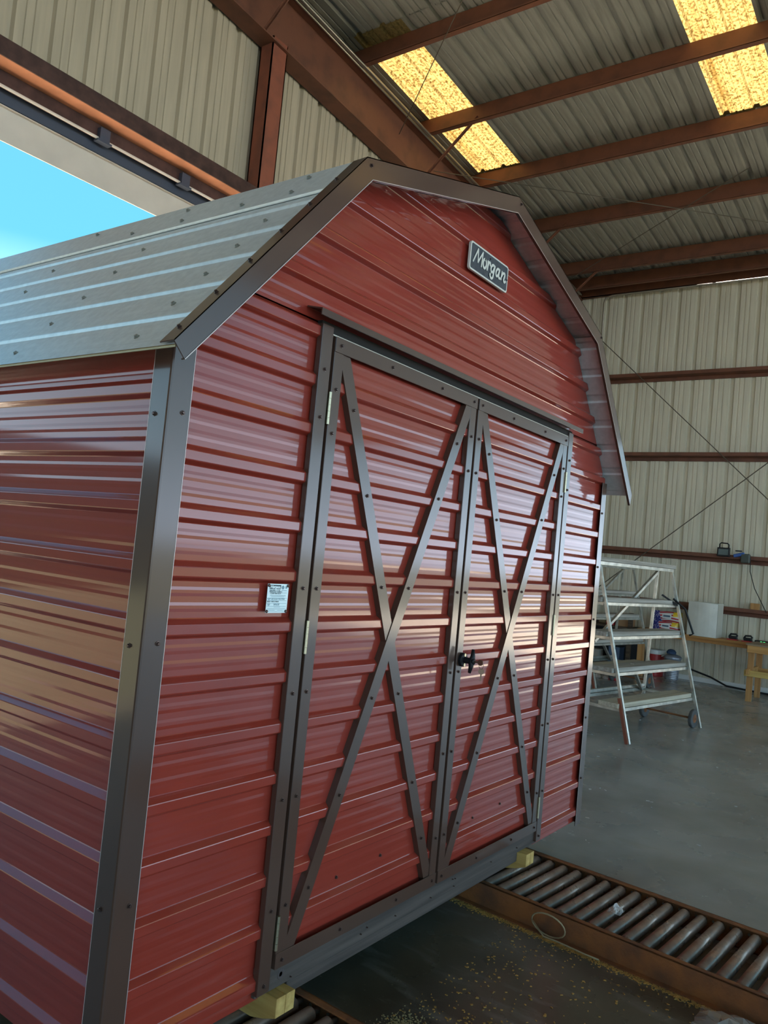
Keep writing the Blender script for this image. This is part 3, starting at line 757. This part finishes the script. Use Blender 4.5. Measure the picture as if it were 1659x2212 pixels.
for i in range(10):
    x = .68+rr.random()*1.6; z = -.012-rr.random()*.04
    screw((x, .004, Z(z)), (0, -1, 0), m=SCREWM, r=.0022)
m = MB().lathe([(.017, 0), (.015, .0015), (.011, .002), (.008, .001), (.006, -.001)], (.655, .004, Z(-.022)), (0, -1, 0), 9); m.build('knot', mat('knot_wood', (.07, .05, .045), rough=.8), shed)

# timber skids under the shed
def skid(x0, x1, label):
    s = thing('timber_skid', label, 'timber', ((x0+x1)/2, 1.7, Z(-.150)), world=True, group='timber skids under the shed')
    xm = (x0+x1)/2
    for a, b in ((x0, xm-.0008), (xm+.0008, x1)):
        m = MB(); z0, z1 = Z(-.150), Z(-.0595); y0 = -.04
        m.prism([(a, y0, z0+.034), (a, y0, z1), (a, D-.1, z1), (a, D-.1, z0), (a, y0+.10, z0), (a, y0+.05, z0+.014)], (b-a, 0, 0)); m.build('board', PINEY, s, bevel=.0015)
    return s
skid(.598, .680, 'yellow pine timber skid under the left end of the shed')
skid(2.300, 2.382, 'yellow pine timber skid under the right door of the shed')

# ------------------------------------------------------------------ roller conveyors
def conveyor(loc, rz, label, first=None):
    r = thing('roller_conveyor', label, 'conveyor', loc, rz, 'roller conveyors carrying the shed')
    L0, L1 = -2.6, 3.2; hw = .285; ht = .102
    for sgn in (-1, 1):
        m = MB(); x = sgn*hw
        m.box((x-.003, L0, 0), (x+.003, L1, ht)); m.box((x-sgn*.026, L0, ht-.005), (x+sgn*.003, L1, ht)); m.box((x-.003, L0, 0), (x+sgn*.034, L1, .005))
        m.build('side_rail', RUST, r)
    rl = MB().lathe([(.010, -.275), (.010, -.24), (.0235, -.238), (.0235, .238), (.010, .24), (.010, .275)], (0, 0, 0), (1, 0, 0), 18)
    me = rl.mesh('roller', ROLL, smooth=False)
    bl = MB().lathe([(.006, 0), (.006, .003)], (0, 0, 0), (1, 0, 0), 8).mesh('bolt', SCREWG)
    for p in me.polygons:
        p.use_smooth = len(p.vertices) == 4
    y = L0+.05; k = 0
    while y < 2.9:
        link('roller', me, r, loc=(0, y, ht-.0260), rot=(random.random()*6.28, 0, 0))
        if y < .4:
            link('bolt', bl, r, loc=(hw-.004, y+.037, ht-.03), rot=(0, math.pi, 0))
        y += .0741; k += 1
    return r
cv = conveyor((2.335, 0, 0), math.radians(-4.0), 'rusty roller conveyor reaching out from under the right door')
cv2 = copy_tree(cv); cv2.location = (.535, 0, 0); cv2['label'] = 'rusty roller conveyor under the left end of the shed'; cv2.rotation_euler = (0, 0, math.radians(-1.0))

# ------------------------------------------------------------------ trestle steps
TRU = Vector((0.989, -0.145, 0)); TANG = math.atan2(-.145, .989)
def trestle(loc, label, front=True):
    t = thing('rolling_trestle', label, 'trestle', loc, TANG, 'rolling trestles')
    LN = 1.6476*KB; H = 1.70*KB
    fv = lambda h: .27*h
    for u in (0, LN):
        m = MB(); m.bar((u, 0, 0.0), (u, fv(H), H), .027, .027, up=(1, 0, 0)); m.build('front_leg', ALU, t)
        m = MB(); m.bar((u, .665, .06 if u else 0), (u, .60, H), .027, .027, up=(1, 0, 0)); m.build('rear_leg', ALU, t)
        m = MB(); m.bar((u, fv(H), H), (u, .60, H), .03, .03); m.build('top_bar', ALU, t)
    # near front leg sleeve
    m = MB(); m.bar((-.020, .012, .0), (-.020, fv(.40)+.012, .40), .03, .012, up=(1, 0, 0)); m.build('leg_sleeve', STEELR, t)
    # treads
    hs = [.350, .665, .995, 1.315]
    for i, h in enumerate(hs):
        v = fv(h)
        m = MB(); dp = .20 if i < 3 else .17
        m.box((-.05, v+.015, h-.045), (LN-.014, v+dp+.02, h)); m.build('tread', PALEW if i == 0 else GREYW, t, bevel=.004)
        m = MB(); m.box((0, v+.005, h-.075), (LN, v+.03, h-.047)); m.box((0, v+dp-.03, h-.075), (LN, v+dp-.005, h-.047))
        for u in (0, LN): m.bar((u, v, h-.06), (u, .64, h-.06), .028, .028)
        m.build('tread_frame', ALU, t)
    m = MB(); m.box((-.1, fv(H)-.06, H+.015), (LN-.01, .62, H+.055)); m.build('top_plank', GREYW, t, bevel=.004)
    m = MB(); m.box((-.05, fv(H)-.03, H-.02), (LN, fv(H)+.0, H+.012)); m.box((-.05, .57, H-.02), (LN, .60, H+.012)); m.build('top_frame', ALU, t)
    m = MB(); m.bar((LN, .60, H-.03), (.35, .63, .85), .03, .03); m.build('brace', ALU, t)
    m = MB(); m.bar((.55, .3, .66), (LN-.1, .64, .30), .03, .03); m.build('brace', ALU, t)
    for h in (.34, .30):
        m = MB(); m.bar((0, .66, h), (LN, .66, h), .03, .03); m.build('rear_rail', ALU, t)
    for v in (.05, .60):
        m = MB(); c = (LN-.07, v, .098)
        m.lathe([(.045, -.016), (.075, -.020), (.094, -.018), (.098, -.010), (.098, .010), (.094, .018), (.075, .020), (.045, .016)], c, (0, 1, 0), 20)
        w = m.build('wheel', RUBBER, t)
        m = MB().lathe([(.02, -.026), (.045, -.017), (.045, .017), (.02, .026)], c, (0, 1, 0), 12); hb_ = m.build('wheel_hub', RUST, None); hb_.parent = w
    m = MB(); m.tube([(LN-.07, .02, .098), (LN-.07, .63, .098)], .010, 8); m.build('axle', RUST, t)
    return t
fr = Bq(6.361, .832)
tr1 = trestle((fr.x, fr.y, 0), 'rolling step trestle with weathered grey plank treads and two wheels')
tr2 = copy_tree(tr1); p2 = Bq(8.9, 2.12); tr2.location = (p2.x, p2.y, 0); tr2['label'] = 'second plank trestle standing farther back behind the first one'

# ------------------------------------------------------------------ work bench and things at the wall
def lbox(name, a, b, m, parent=None, bevel=0.0): return MB().box(a, b).build(name, m, parent, bevel=bevel)
bt = Bq(11.6, 2.2, .46).z
bx = Bq(11.6, 0, 0).x
bench = thing('work_bench', 'long pine work bench along the cream wall', 'bench', (bx+.25, 1.2, 0), world=True)
lbox('bench_top', (bx, -.6, bt-.04), (XW-.14, 2.40, bt), PINEX, bench, .003)
lbox('front_rail', (bx-.003, -.6, bt-.085), (bx+.035, 2.40, bt-.04), PINEX, bench, .002)
for y in (2.29, -.5):
    lbox('leg', (bx+.01, y, 0), (bx+.10, y+.09, bt-.04), PINEZ, bench, .003)
lbox('leg', (XW-.26, -.5, 0), (XW-.17, -.41, bt-.04), PINEZ, bench, .003)
# shelf rack behind the trestles
rack = thing('storage_rack', 'dark cluttered shelf rack behind the trestles', 'shelf', (bx+.2, 3.0, 0), world=True)
DKW = wood_mat('dark_shelf_wood', (.10, .07, .045), (.05, .035, .025), 'Y')
for z in (.12, .72): lbox('shelf', (bx+.02, 2.50, z-.03), (XW-.14, 3.9, z), DKW, rack)
for y in (2.50, 3.2, 3.82): lbox('post', (bx+.02, y, 0), (bx+.08, y+.06, .95), DKW, rack)
lbox('back_board', (XW-.16, 2.50, .1), (XW-.145, 3.9, .72), mat('rack_black', (.02, .022, .025), rough=.7), rack)
CARD = mat('brown_cardboard', (.34, .20, .10), rough=.8); BLUEC = mat('dull_blue_paint', (.08, .13, .22), rough=.5); REDP = mat('red_plastic', (.42, .03, .03), rough=.4)
def crate(name, c, s, m, label, cat, grp=None, z0=None):
    x, y, z = c; a = MB(); a.box((x-s[0]/2, y-s[1]/2, z), (x+s[0]/2, y+s[1]/2, z+s[2]))
    a.box((x-s[0]/2-.004, y-s[1]/2-.004, z+s[2]-.02), (x+s[0]/2+.004, y+s[1]/2+.004, z+s[2]-.004))
    return tag(a.build(name, m, bevel=.003), label, cat, grp)
sx = bx+.22
crate('cardboard_box', (sx, 2.66, .721), (.25, .22, .20), CARD, 'brown cardboard box at the right end of the rack top', 'box')
crate('tool_case', (sx, 3.30, .721), (.25, .30, .10), mat('black_case', (.03, .03, .035), rough=.5), 'black tool case lying on the rack top', 'case')
crate('red_tool_box', (sx, 2.88, .721), (.2, .13, .16), REDP, 'small red tool box on the rack top', 'box')
crate('cardboard_box', (sx, 3.62, .721), (.25, .25, .16), CARD, 'brown cardboard box at the left end of the rack top', 'box')
crate('parts_bin', (sx, 2.78, .121), (.22, .18, .26), BLUEC, 'blue grey parts bin on the low shelf', 'bin')
crate('paint_box', (sx, 3.10, .121), (.2, .14, .18), mat('pale_box', (.42, .40, .34), rough=.7), 'pale small box on the low shelf', 'box')
crate('tool_case', (sx, 3.50, .121), (.25, .25, .22), mat('black_case', (.03, .03, .035), rough=.5), 'black tool case on the low shelf', 'case')

# pale cabinet with bulged front
cab = thing('metal_cabinet', 'pale metal cabinet with a bowed front on the work bench', 'cabinet', (bx+.2, 1.4, bt), world=True)
yl, yr = Bq(11.6, 1.765, 0).y, Bq(11.6, 1.33, 0).y; ch = .50
CABM = mat('off_white_enamel', (.66, .65, .57), rough=.35, var=.12, scale=5); CABD = mat('cabinet_side', (.50, .48, .40), rough=.45)
pts = []
for k in range(9):
    t = k/8; pts.append((bx+.02-.035*math.sin(math.pi*t), yl+(yr-yl)*t, bt+.001))
poly = [(bx+.36, yl, bt+.001)]+pts+[(bx+.36, yr, bt+.001)]
MB().prism(poly, (0, 0, ch)).build('cabinet_body', CABM, cab)
MB().box((bx+.30, yr-.002, bt+.002), (bx+.022, yr-.006, bt+ch-.002)).build('side_panel', CABD, cab)
MB().box((bx+.0, yl+.004, bt+ch), (bx+.36, yr-.004, bt+ch+.008)).build('lid', CABM, cab)
MB().lathe([(.008, 0), (.008, .006)], (bx+.012, yr+.06, bt+ch-.06), (-1, 0, 0), 10).build('lock', SCREWM, cab)

# flag patterned packs
def flag_mat():
    m = bpy.data.materials.new('flag_print_film'); m.use_nodes = True; nt = m.node_tree; b = nt.nodes['Principled BSDF']
    tc = nt.nodes.new('ShaderNodeTexCoord'); sp = nt.nodes.new('ShaderNodeSeparateXYZ'); nt.links.new(tc.outputs['Generated'], sp.inputs[0])
    def math_(op, a, b_=None):
        k = nt.nodes.new('ShaderNodeMath'); k.operation = op
        for i, x in enumerate((a, b_)):
            if x is None: continue
            if isinstance(x, (int, float)): k.inputs[i].default_value = x
            else: nt.links.new(x, k.inputs[i])
        return k.outputs[0]
    def mix(f, a, c):
        k = nt.nodes.new('ShaderNodeMix'); k.data_type = 'RGBA'; nt.links.new(f, k.inputs[0])
        for i, x in ((6, a), (7, c)):
            if isinstance(x, tuple): k.inputs[i].default_value = (*x, 1)
            else: nt.links.new(x, k.inputs[i])
        return k.outputs[2]
    U = math_('SUBTRACT', 1.0, sp.outputs['Y']); V = sp.outputs['Z']
    st = math_('GREATER_THAN', math_('SINE', math_('ADD', math_('MULTIPLY', V, 22.0), math_('MULTIPLY', math_('SINE', math_('MULTIPLY', U, 7.0)), 1.2))), 0.0)
    c = mix(st, (.62, .60, .58), (.42, .02, .03))
    vo = nt.nodes.new('ShaderNodeTexVoronoi'); vo.inputs['Scale'].default_value = 55; nt.links.new(tc.outputs['Object'], vo.inputs['Vector'])
    star = mix(math_('LESS_THAN', vo.outputs['Distance'], .30), (.02, .03, .22), (.7, .7, .75))
    c = mix(math_('LESS_THAN', math_('ADD', U, math_('MULTIPLY', V, .12)), .34), c, star)
    lab = math_('MULTIPLY', math_('MULTIPLY', math_('GREATER_THAN', U, .36), math_('LESS_THAN', U, .70)), math_('MULTIPLY', math_('GREATER_THAN', V, .32), math_('LESS_THAN', V, .82)))
    c = mix(lab, c, (.62, .66, .66))
    ink = math_('MULTIPLY', math_('MULTIPLY', math_('GREATER_THAN', U, .40), math_('LESS_THAN', U, .66)), math_('MULTIPLY', math_('GREATER_THAN', V, .48), math_('LESS_THAN', V, .66)))
    c = mix(ink, c, (.08, .12, .17))
    yel = math_('MULTIPLY', math_('GREATER_THAN', U, .76), math_('GREATER_THAN', V, .55))
    c = mix(yel, c, (.75, .52, .03))
    nt.links.new(c, b.inputs['Base Color']); b.inputs['Roughness'].default_value = .3
    return m
FLAG = flag_mat()
def pack(z, label, y0, y1, h):
    m = MB(); n = 10; mm = 6
    x0 = bx+.12
    for i in range(n+1):
        for k in range(mm+1):
            t = i/n; s = k/mm
            bul = .05*(math.sin(math.pi*t)**.5)*(math.sin(math.pi*s)**.5)
            m.v.append((x0-bul, y0+(y1-y0)*t, z+h*s))
    for i in range(n):
        for k in range(mm):
            a = i*(mm+1)+k; m.f.append((a, a+1, a+mm+2, a+mm+1))
    base = len(m.v); m.box((x0-.002, y0, z), (x0+.14, y1, z+h))
    return tag(m.build('paper_pack', FLAG, smooth=False), label, 'pack', 'flag printed packs')
ya, yb = Bq(11.7, 2.32, 0).y, Bq(11.7, 1.93, 0).y
pack(bt+.001, 'flag printed plastic pack at the bottom of the pile of two', ya, yb, .145)
pack(bt+.148, 'flag printed plastic pack on top of the pile of two', ya, yb-.02, .155)
# black strap hanging at the cabinet / trestle
m = MB(); s0 = Bq(7.98, 1.0, 1.06)
m.bar(s0+Vector((-.02, .10, .05)), s0+Vector((.03, -.06, -.05)), .05, .02); m.tube([s0+Vector((0, -.02, .02)), s0+Vector((.05, -.14, -.08)), s0+Vector((.07, -.24, -.34)), s0+Vector((.07, -.20, -.36))], .012, 6)
tag(m.build('rubber_strap', BLACKP), 'black rubber strap hooked over the trestle leg', 'strap')

# cooler and pail
ck = Bq(12.03, 2.33); 
cool = thing('drink_cooler', 'red drink cooler with a white lid under the bench', 'cooler', (ck.x, ck.y, 0), world=True)
m = MB().lathe([(.122, 0), (.126, .01), (.136, .34), (.136, .345)], (ck.x, ck.y, 0), n=24); m.build('body', REDP, cool, smooth=False)
m = MB().lathe([(.140, .345), (.143, .36), (.143, .40), (.136, .412), (.05, .42)], (ck.x, ck.y, 0), n=24); m.build('lid', WHITEP, cool)
m = MB().tube([(ck.x-.10, ck.y-.12, .33), (ck.x-.13, ck.y-.165, .345), (ck.x-.09, ck.y-.20, .33), (ck.x-.03, ck.y-.17, .33)], .011, 6); m.build('handle', WHITEP, cool)
pk = Bq(11.85, 2.01)
pail = thing('trash_can', 'ribbed galvanised trash can with a dented lid beside the cooler', 'trash can', (pk.x, pk.y, 0), world=True)
prof = [(.094, 0)]
for i in range(12): prof += [(.096+.0022*i, .01+i*.026), (.100+.0022*i, .023+i*.026)]
MB().lathe(prof+[(.130, .33)], (pk.x, pk.y, 0), n=24).build('can_body', mat('galvanised_can', (.34, .37, .41), rough=.4, metal=.5, var=.3, scale=8), pail)
MB().lathe([(.136, .33), (.136, .35), (.11, .375), (.04, .395)], (pk.x, pk.y, 0), n=24).build('can_lid', mat('galvanised_can_lid', (.30, .33, .38), rough=.45, metal=.5), pail)
tag(MB().lathe([(.07, 0), (.075, .03), (.05, .06), (.02, .07)], (pk.x-.02, pk.y+.02, .395), n=12).build('cap', mat('navy_cloth', (.03, .06, .12), rough=.8)), 'navy cloth cap lying on the trash can lid', 'cap')

# work light and blue clamp lamp on the girt
wl0 = Bq(12.0, 1.484, 1.869); wl1 = Bq(12.0, 1.297, 1.737)
wx = XW-.235
wl = thing('work_light', 'black square work light with a carry handle on the wall girt', 'lamp', (wx, (wl0.y+wl1.y)/2, wl1.z), world=True)
lbox('housing', (wx, wl1.y, wl1.z-.01), (wx+.05, wl0.y, wl0.z), BLACKP, wl, .006)
lbox('lens', (wx-.004, wl1.y+.02, wl1.z+.015), (wx+.001, wl0.y-.02, wl0.z-.025), mat('dark_glass', (.09, .12, .11), rough=.12), wl)
zc = wl0.z
MB().tube([(wx+.02, wl0.y-.03, zc), (wx+.02, wl0.y-.03, zc+.05), (wx+.02, wl0.y-.05, zc+.07), (wx+.02, wl1.y+.04, zc+.065), (wx+.02, wl1.y+.02, zc+.045), (wx+.02, wl1.y+.02, zc-.01)], .010, 8).build('handle', BLACKP, wl, smooth=True)
bl0 = Bq(12.0, 1.26, 1.80); bl1 = Bq(12.0, .98, 1.68)
cordless = thing('cordless_saw', 'blue and black cordless tool hung on the wall girt beside the work light', 'power tool', (wx, (bl0.y+bl1.y)/2, bl1.z), world=True)
BLUET = mat('tool_blue', (.03, .10, .33), rough=.4)
lbox('battery', (wx, bl1.y+.02, bl1.z-.03), (wx+.07, bl1.y+.15, bl1.z+.11), mat('tool_grey_green', (.06, .07, .06), rough=.6), cordless, .015)
MB().bar((wx+.03, bl0.y-.02, bl0.z-.05), (wx+.03, bl1.y+.10, bl1.z+.11), .05, .05).build('body', BLUET, cordless, bevel=.008)
MB().bar((wx+.03, bl0.y-.01, bl0.z+.0), (wx+.03, bl0.y-.01, bl0.z-.13), .022, .022).build('shoe', BLUET, cordless)
MB().bar((wx+.03, bl0.y-.04, bl0.z+.03), (wx+.03, bl0.y-.13, bl0.z+.03), .03, .018).build('handle', BLACKP, cordless)
m = MB(); c0 = Vector((wx+.05, bl1.y+.02, bl1.z+.05)); c1 = Bq(12.0, .72, .92)
m.tube([c0, c0+Vector((0, -.01, -.2)), c0.lerp(c1, .5)+Vector((0, .05, -.05)), c1], .006, 6)
tag(m.build('power_cord', BLACKP), 'thin black cord hanging from the girt down to the bench', 'cord')
# wood block on lowest girt
wb = Bq(12.0, .96, .90)
tag(MB().box((wx+.07, wb.y-.12, CF.z+KB*(.93-CF.z)+ZF+.001), (wx+.16, wb.y, CF.z+KB*(.93-CF.z)+ZF+.11)).build('wood_block', PINEZ, bevel=.004), 'offcut wood block standing on the lowest girt', 'wood block')
# sanders on the bench
def sander(y, label):
    x = bx+.16
    s = thing('palm_sander', label, 'sander', (x, y, bt), world=True, group='palm sanders on the bench')
    MB().prism([(x-.05, y-.07, bt+.001), (x+.05, y-.07, bt+.001), (x+.05, y+.07, bt+.001), (x, y+.085, bt+.001), (x-.05, y+.07, bt+.001)], (0, 0, .014)).build('pad', REDP, s)
    MB().prism([(x-.035, y-.065, bt+.016), (x+.035, y-.065, bt+.016), (x+.03, y+.05, bt+.016), (x-.03, y+.05, bt+.016)], (0, .01, .045)).build('body', BLACKP, s, bevel=.008)
    MB().tube([(x, y+.05, bt+.05), (x, y+.03, bt+.085), (x, y-.04, bt+.09), (x, y-.065, bt+.06)], .014, 8).build('handle', BLACKP, s, smooth=True)
sander(Bq(11.8, 1.12, 0).y, 'black palm sander with a red pad nearer to the pale cabinet')
sander(Bq(11.8, .91, 0).y, 'black palm sander with a red pad farther from the pale cabinet')
gy = Bq(11.8, .71, 0).y
ch_ = thing('battery_charger', 'black battery charger with green lights at the end of the bench', 'charger', (bx+.16, gy, bt), world=True)
lbox('case', (bx+.10, gy-.09, bt+.001), (bx+.22, gy+.09, bt+.045), BLACKP, ch_, .006)
gm = bpy.data.materials.new('green_led'); gm.use_nodes = True; gm.node_tree.nodes['Principled BSDF'].inputs['Emission Color'].default_value = (.05, 1, .25, 1); gm.node_tree.nodes['Principled BSDF'].inputs['Emission Strength'].default_value = 2.0
for yy in (-.04, 0.0): lbox('indicator_light', (bx+.095, gy+yy-.012, bt+.018), (bx+.101, gy+yy+.012, bt+.032), gm, ch_)
# hose along the wall foot
h = [Bq(12.0, 1.95, -.05), Bq(12.0, 1.74, -.11), Bq(12.0, 1.45, -.18), Bq(11.95, 1.2, -.27), Bq(11.9, .6, -.285), Bq(11.95, -.4, -.285)]
tag(MB().tube(h, .014, 8).build('air_hose', BLACKP, smooth=True), 'black air hose trailing along the foot of the cream wall', 'hose')
# saw table at the right
st = thing('saw_table', 'small amber lumber work table at the right edge', 'table', (Bq(11.2, .3).x, Bq(11.2, .3).y, 0), world=True)
tz = Bq(10.8, .75, .50).z; p = Bq(10.80, .72); q = Bq(11.55, -.6)
xa, xb, y1, y0 = p.x, q.x, p.y, q.y
AMB = wood_mat('amber_lumber', (.60, .34, .12), (.44, .22, .07), 'Y', 1.5, .6)
for i in range(6):
    x_ = xa+(xb-xa)/6*i; lbox('top_board', (x_+.002, y0, tz-.02), (x_+(xb-xa)/6-.002, y1+.02, tz), wood_mat('plywood_grey', (.34, .26, .17), (.22, .16, .10), 'Y'), st)
lbox('apron', (xa, y0, tz-.115), (xa+.035, y1, tz-.021), AMB, st, .003); lbox('apron', (xb-.035, y0, tz-.115), (xb, y1, tz-.021), AMB, st, .003)
lbox('apron', (xa+.035, y1-.035, tz-.115), (xb-.035, y1, tz-.021), AMB, st, .003)
for x_ in (xa+.036, xb-.125):
    for y_ in (y1-.085, y0+.01): lbox('leg', (x_, y_, 0), (x_+.04, y_+.075, tz-.021), PINEZ, st, .003)
lbox('stretcher', (xa+.0, y0, .34), (xa+.035, y1+.02, .42), wood_mat('yellow_lumber', (.62, .44, .14), (.48, .30, .09), 'Y'), st, .003)
lbox('stretcher', (xb-.16, y0, .34), (xb-.125, y1, .42), AMB, st, .003)
lbox('stretcher', (xa-.05, y1-.05, .36), (xb, y1-.012, .44), AMB, st, .003)

# ------------------------------------------------------------------ floor litter
CLR = bpy.data.materials.new('clear_film'); CLR.use_nodes = True
_b = CLR.node_tree.nodes['Principled BSDF']; _b.inputs['Base Color'].default_value = (.75, .72, .68, 1); _b.inputs['Roughness'].default_value = .12; _b.inputs['Alpha'].default_value = .35
def crumple(name, c, sx_, sy_, sz_, label, cat, m, seed):
    r_ = random.Random(seed); mb = MB(); n = 9
    for i in range(n):
        for k in range(n):
            u = i/(n-1)-.5; v = k/(n-1)-.5; e = max(0, 1-(u*u+v*v)*3.2)
            mb.v.append((c[0]+u*sx_+r_.uniform(-.1, .1)*sx_/n, c[1]+v*sy_+r_.uniform(-.1, .1)*sy_/n, c[2]+sz_*e*r_.uniform(.15, 1)+.001))
    for i in range(n-1):
        for k in range(n-1): a = i*n+k; mb.f.append((a, a+1, a+n+1, a+n))
    return tag(mb.build(name, m), label, cat)
def conv_pt(lx, ly, lz):
    a = math.radians(-4.0); return Vector((2.335+lx*math.cos(a)-ly*math.sin(a), lx*math.sin(a)+ly*math.cos(a), lz))
wp = conv_pt(-.05, -.50, .100)
crumple('plastic_scrap', wp, .07, .06, .035, 'crumpled clear plastic scrap lying on the conveyor rollers', 'plastic scrap', CLR, 4)
bgp = conv_pt(-.40, -1.12, .002)
crumple('plastic_bag', bgp, .16, .30, .05, 'clear plastic bag on the floor against the rusty conveyor rail', 'bag', CLR, 8)
cpt = conv_pt(-.325, -.33, .004)
ring = [cpt+Vector((-.012-.02*math.sin(t), .075*math.cos(t), .058+.052*math.sin(t))) for t in [2*math.pi*i/20 for i in range(21)]]
ring += [cpt+Vector((-.03, .07-.06*i, .012+.004*math.sin(i))) for i in range(1, 6)]
tag(MB().tube(ring, .0035, 6).build('wire_loop', mat('dusty_wire', (.35, .26, .14), rough=.8), smooth=True), 'dusty loop of wire leaning on the conveyor rail', 'wire')
pp = conv_pt(-.45, -1.52, 0)
tag(MB().bar(pp+Vector((0, .28, .02)), pp+Vector((0.03, -.35, .02)), .16, .038).build('plank_offcut', PINEX, bevel=.003), 'brown plank offcut on the floor at the lower right corner', 'plank')
def chips(name, n, region, m, label, size, seed):
    r_ = random.Random(seed); mb = MB()
    for _ in range(n):
        x, y = region(r_); s = size*r_.uniform(.4, 1.3); a = r_.uniform(0, 6.28); asp = r_.uniform(.25, .9)
        d = Vector((math.cos(a), math.sin(a), 0))*s; e = Vector((-math.sin(a), math.cos(a), 0))*s*asp; h_ = r_.uniform(.001, .003)
        P = Vector((x, y, .0005)); mb.prism([P-d-e, P+d-e*.6, P+d*.8+e, P-d*.7+e*.8], (0, 0, h_))
    return tag(mb.build(name, m), label, 'sawdust', None, 'stuff')
SAW = mat('sawdust', (.66, .36, .09), rough=.9, var=.4, scale=30)
chips('wood_chips', 520, lambda r: (lambda a, b: (a, b))(r.uniform(.85, 1.95), -.15-abs(r.gauss(0, .55))), SAW, 'scattered orange wood chips on the dark floor before the shed', .0045, 5)
chips('sawdust_line', 2600, lambda r: (lambda t, s: tuple(conv_pt(-.322-abs(s), t, 0)[:2]))(r.uniform(-1.6, .2), r.gauss(0, .018)), SAW, 'sawdust drift along the foot of the conveyor rail', .0038, 6)
chips('sawdust_patch', 700, lambda r: (1.02+r.gauss(0, .05), -.22+r.gauss(0, .035)), mat('pale_sawdust', (.42, .33, .16), rough=.9), 'pale sawdust patch on the dark floor below the doors', .0030, 7)
chips('sawdust_heap', 1500, lambda r: tuple(conv_pt(-.42+r.gauss(0, .05), -1.28+r.gauss(0, .08), 0)[:2]), SAW, 'sawdust heap beside the plank offcut', .0045, 9)
chips('wood_shavings', 800, lambda r: (1.12+r.gauss(0, .10), -.60+r.gauss(0, .16)), SAW, 'streaky patch of wood shavings at the bottom of the view', .0040, 10)
chips('paper_bits', 60, lambda r: (r.uniform(3.2, 9), r.uniform(-.6, 1.8)), mat('white_bits', (.6, .6, .58), rough=.8), 'tiny white scraps scattered over the far floor', .010, 11)
gb = Bq(10.6, 2.62)
gl = thing('safety_glasses', 'clear and red safety glasses lying on the floor behind the trestle', 'glasses', (gb.x, gb.y, 0), world=True)
m = MB(); m.lathe([(.05, 0), (.05, .03), (.03, .05)], (gb.x, gb.y, .001), n=10); m.lathe([(.05, 0), (.05, .03), (.03, .05)], (gb.x+.03, gb.y+.14, .001), n=10); m.build('lens', CLR, gl)
MB().box((gb.x-.04, gb.y-.20, .001), (gb.x+.03, gb.y-.05, .035)).build('strap', REDP, gl)
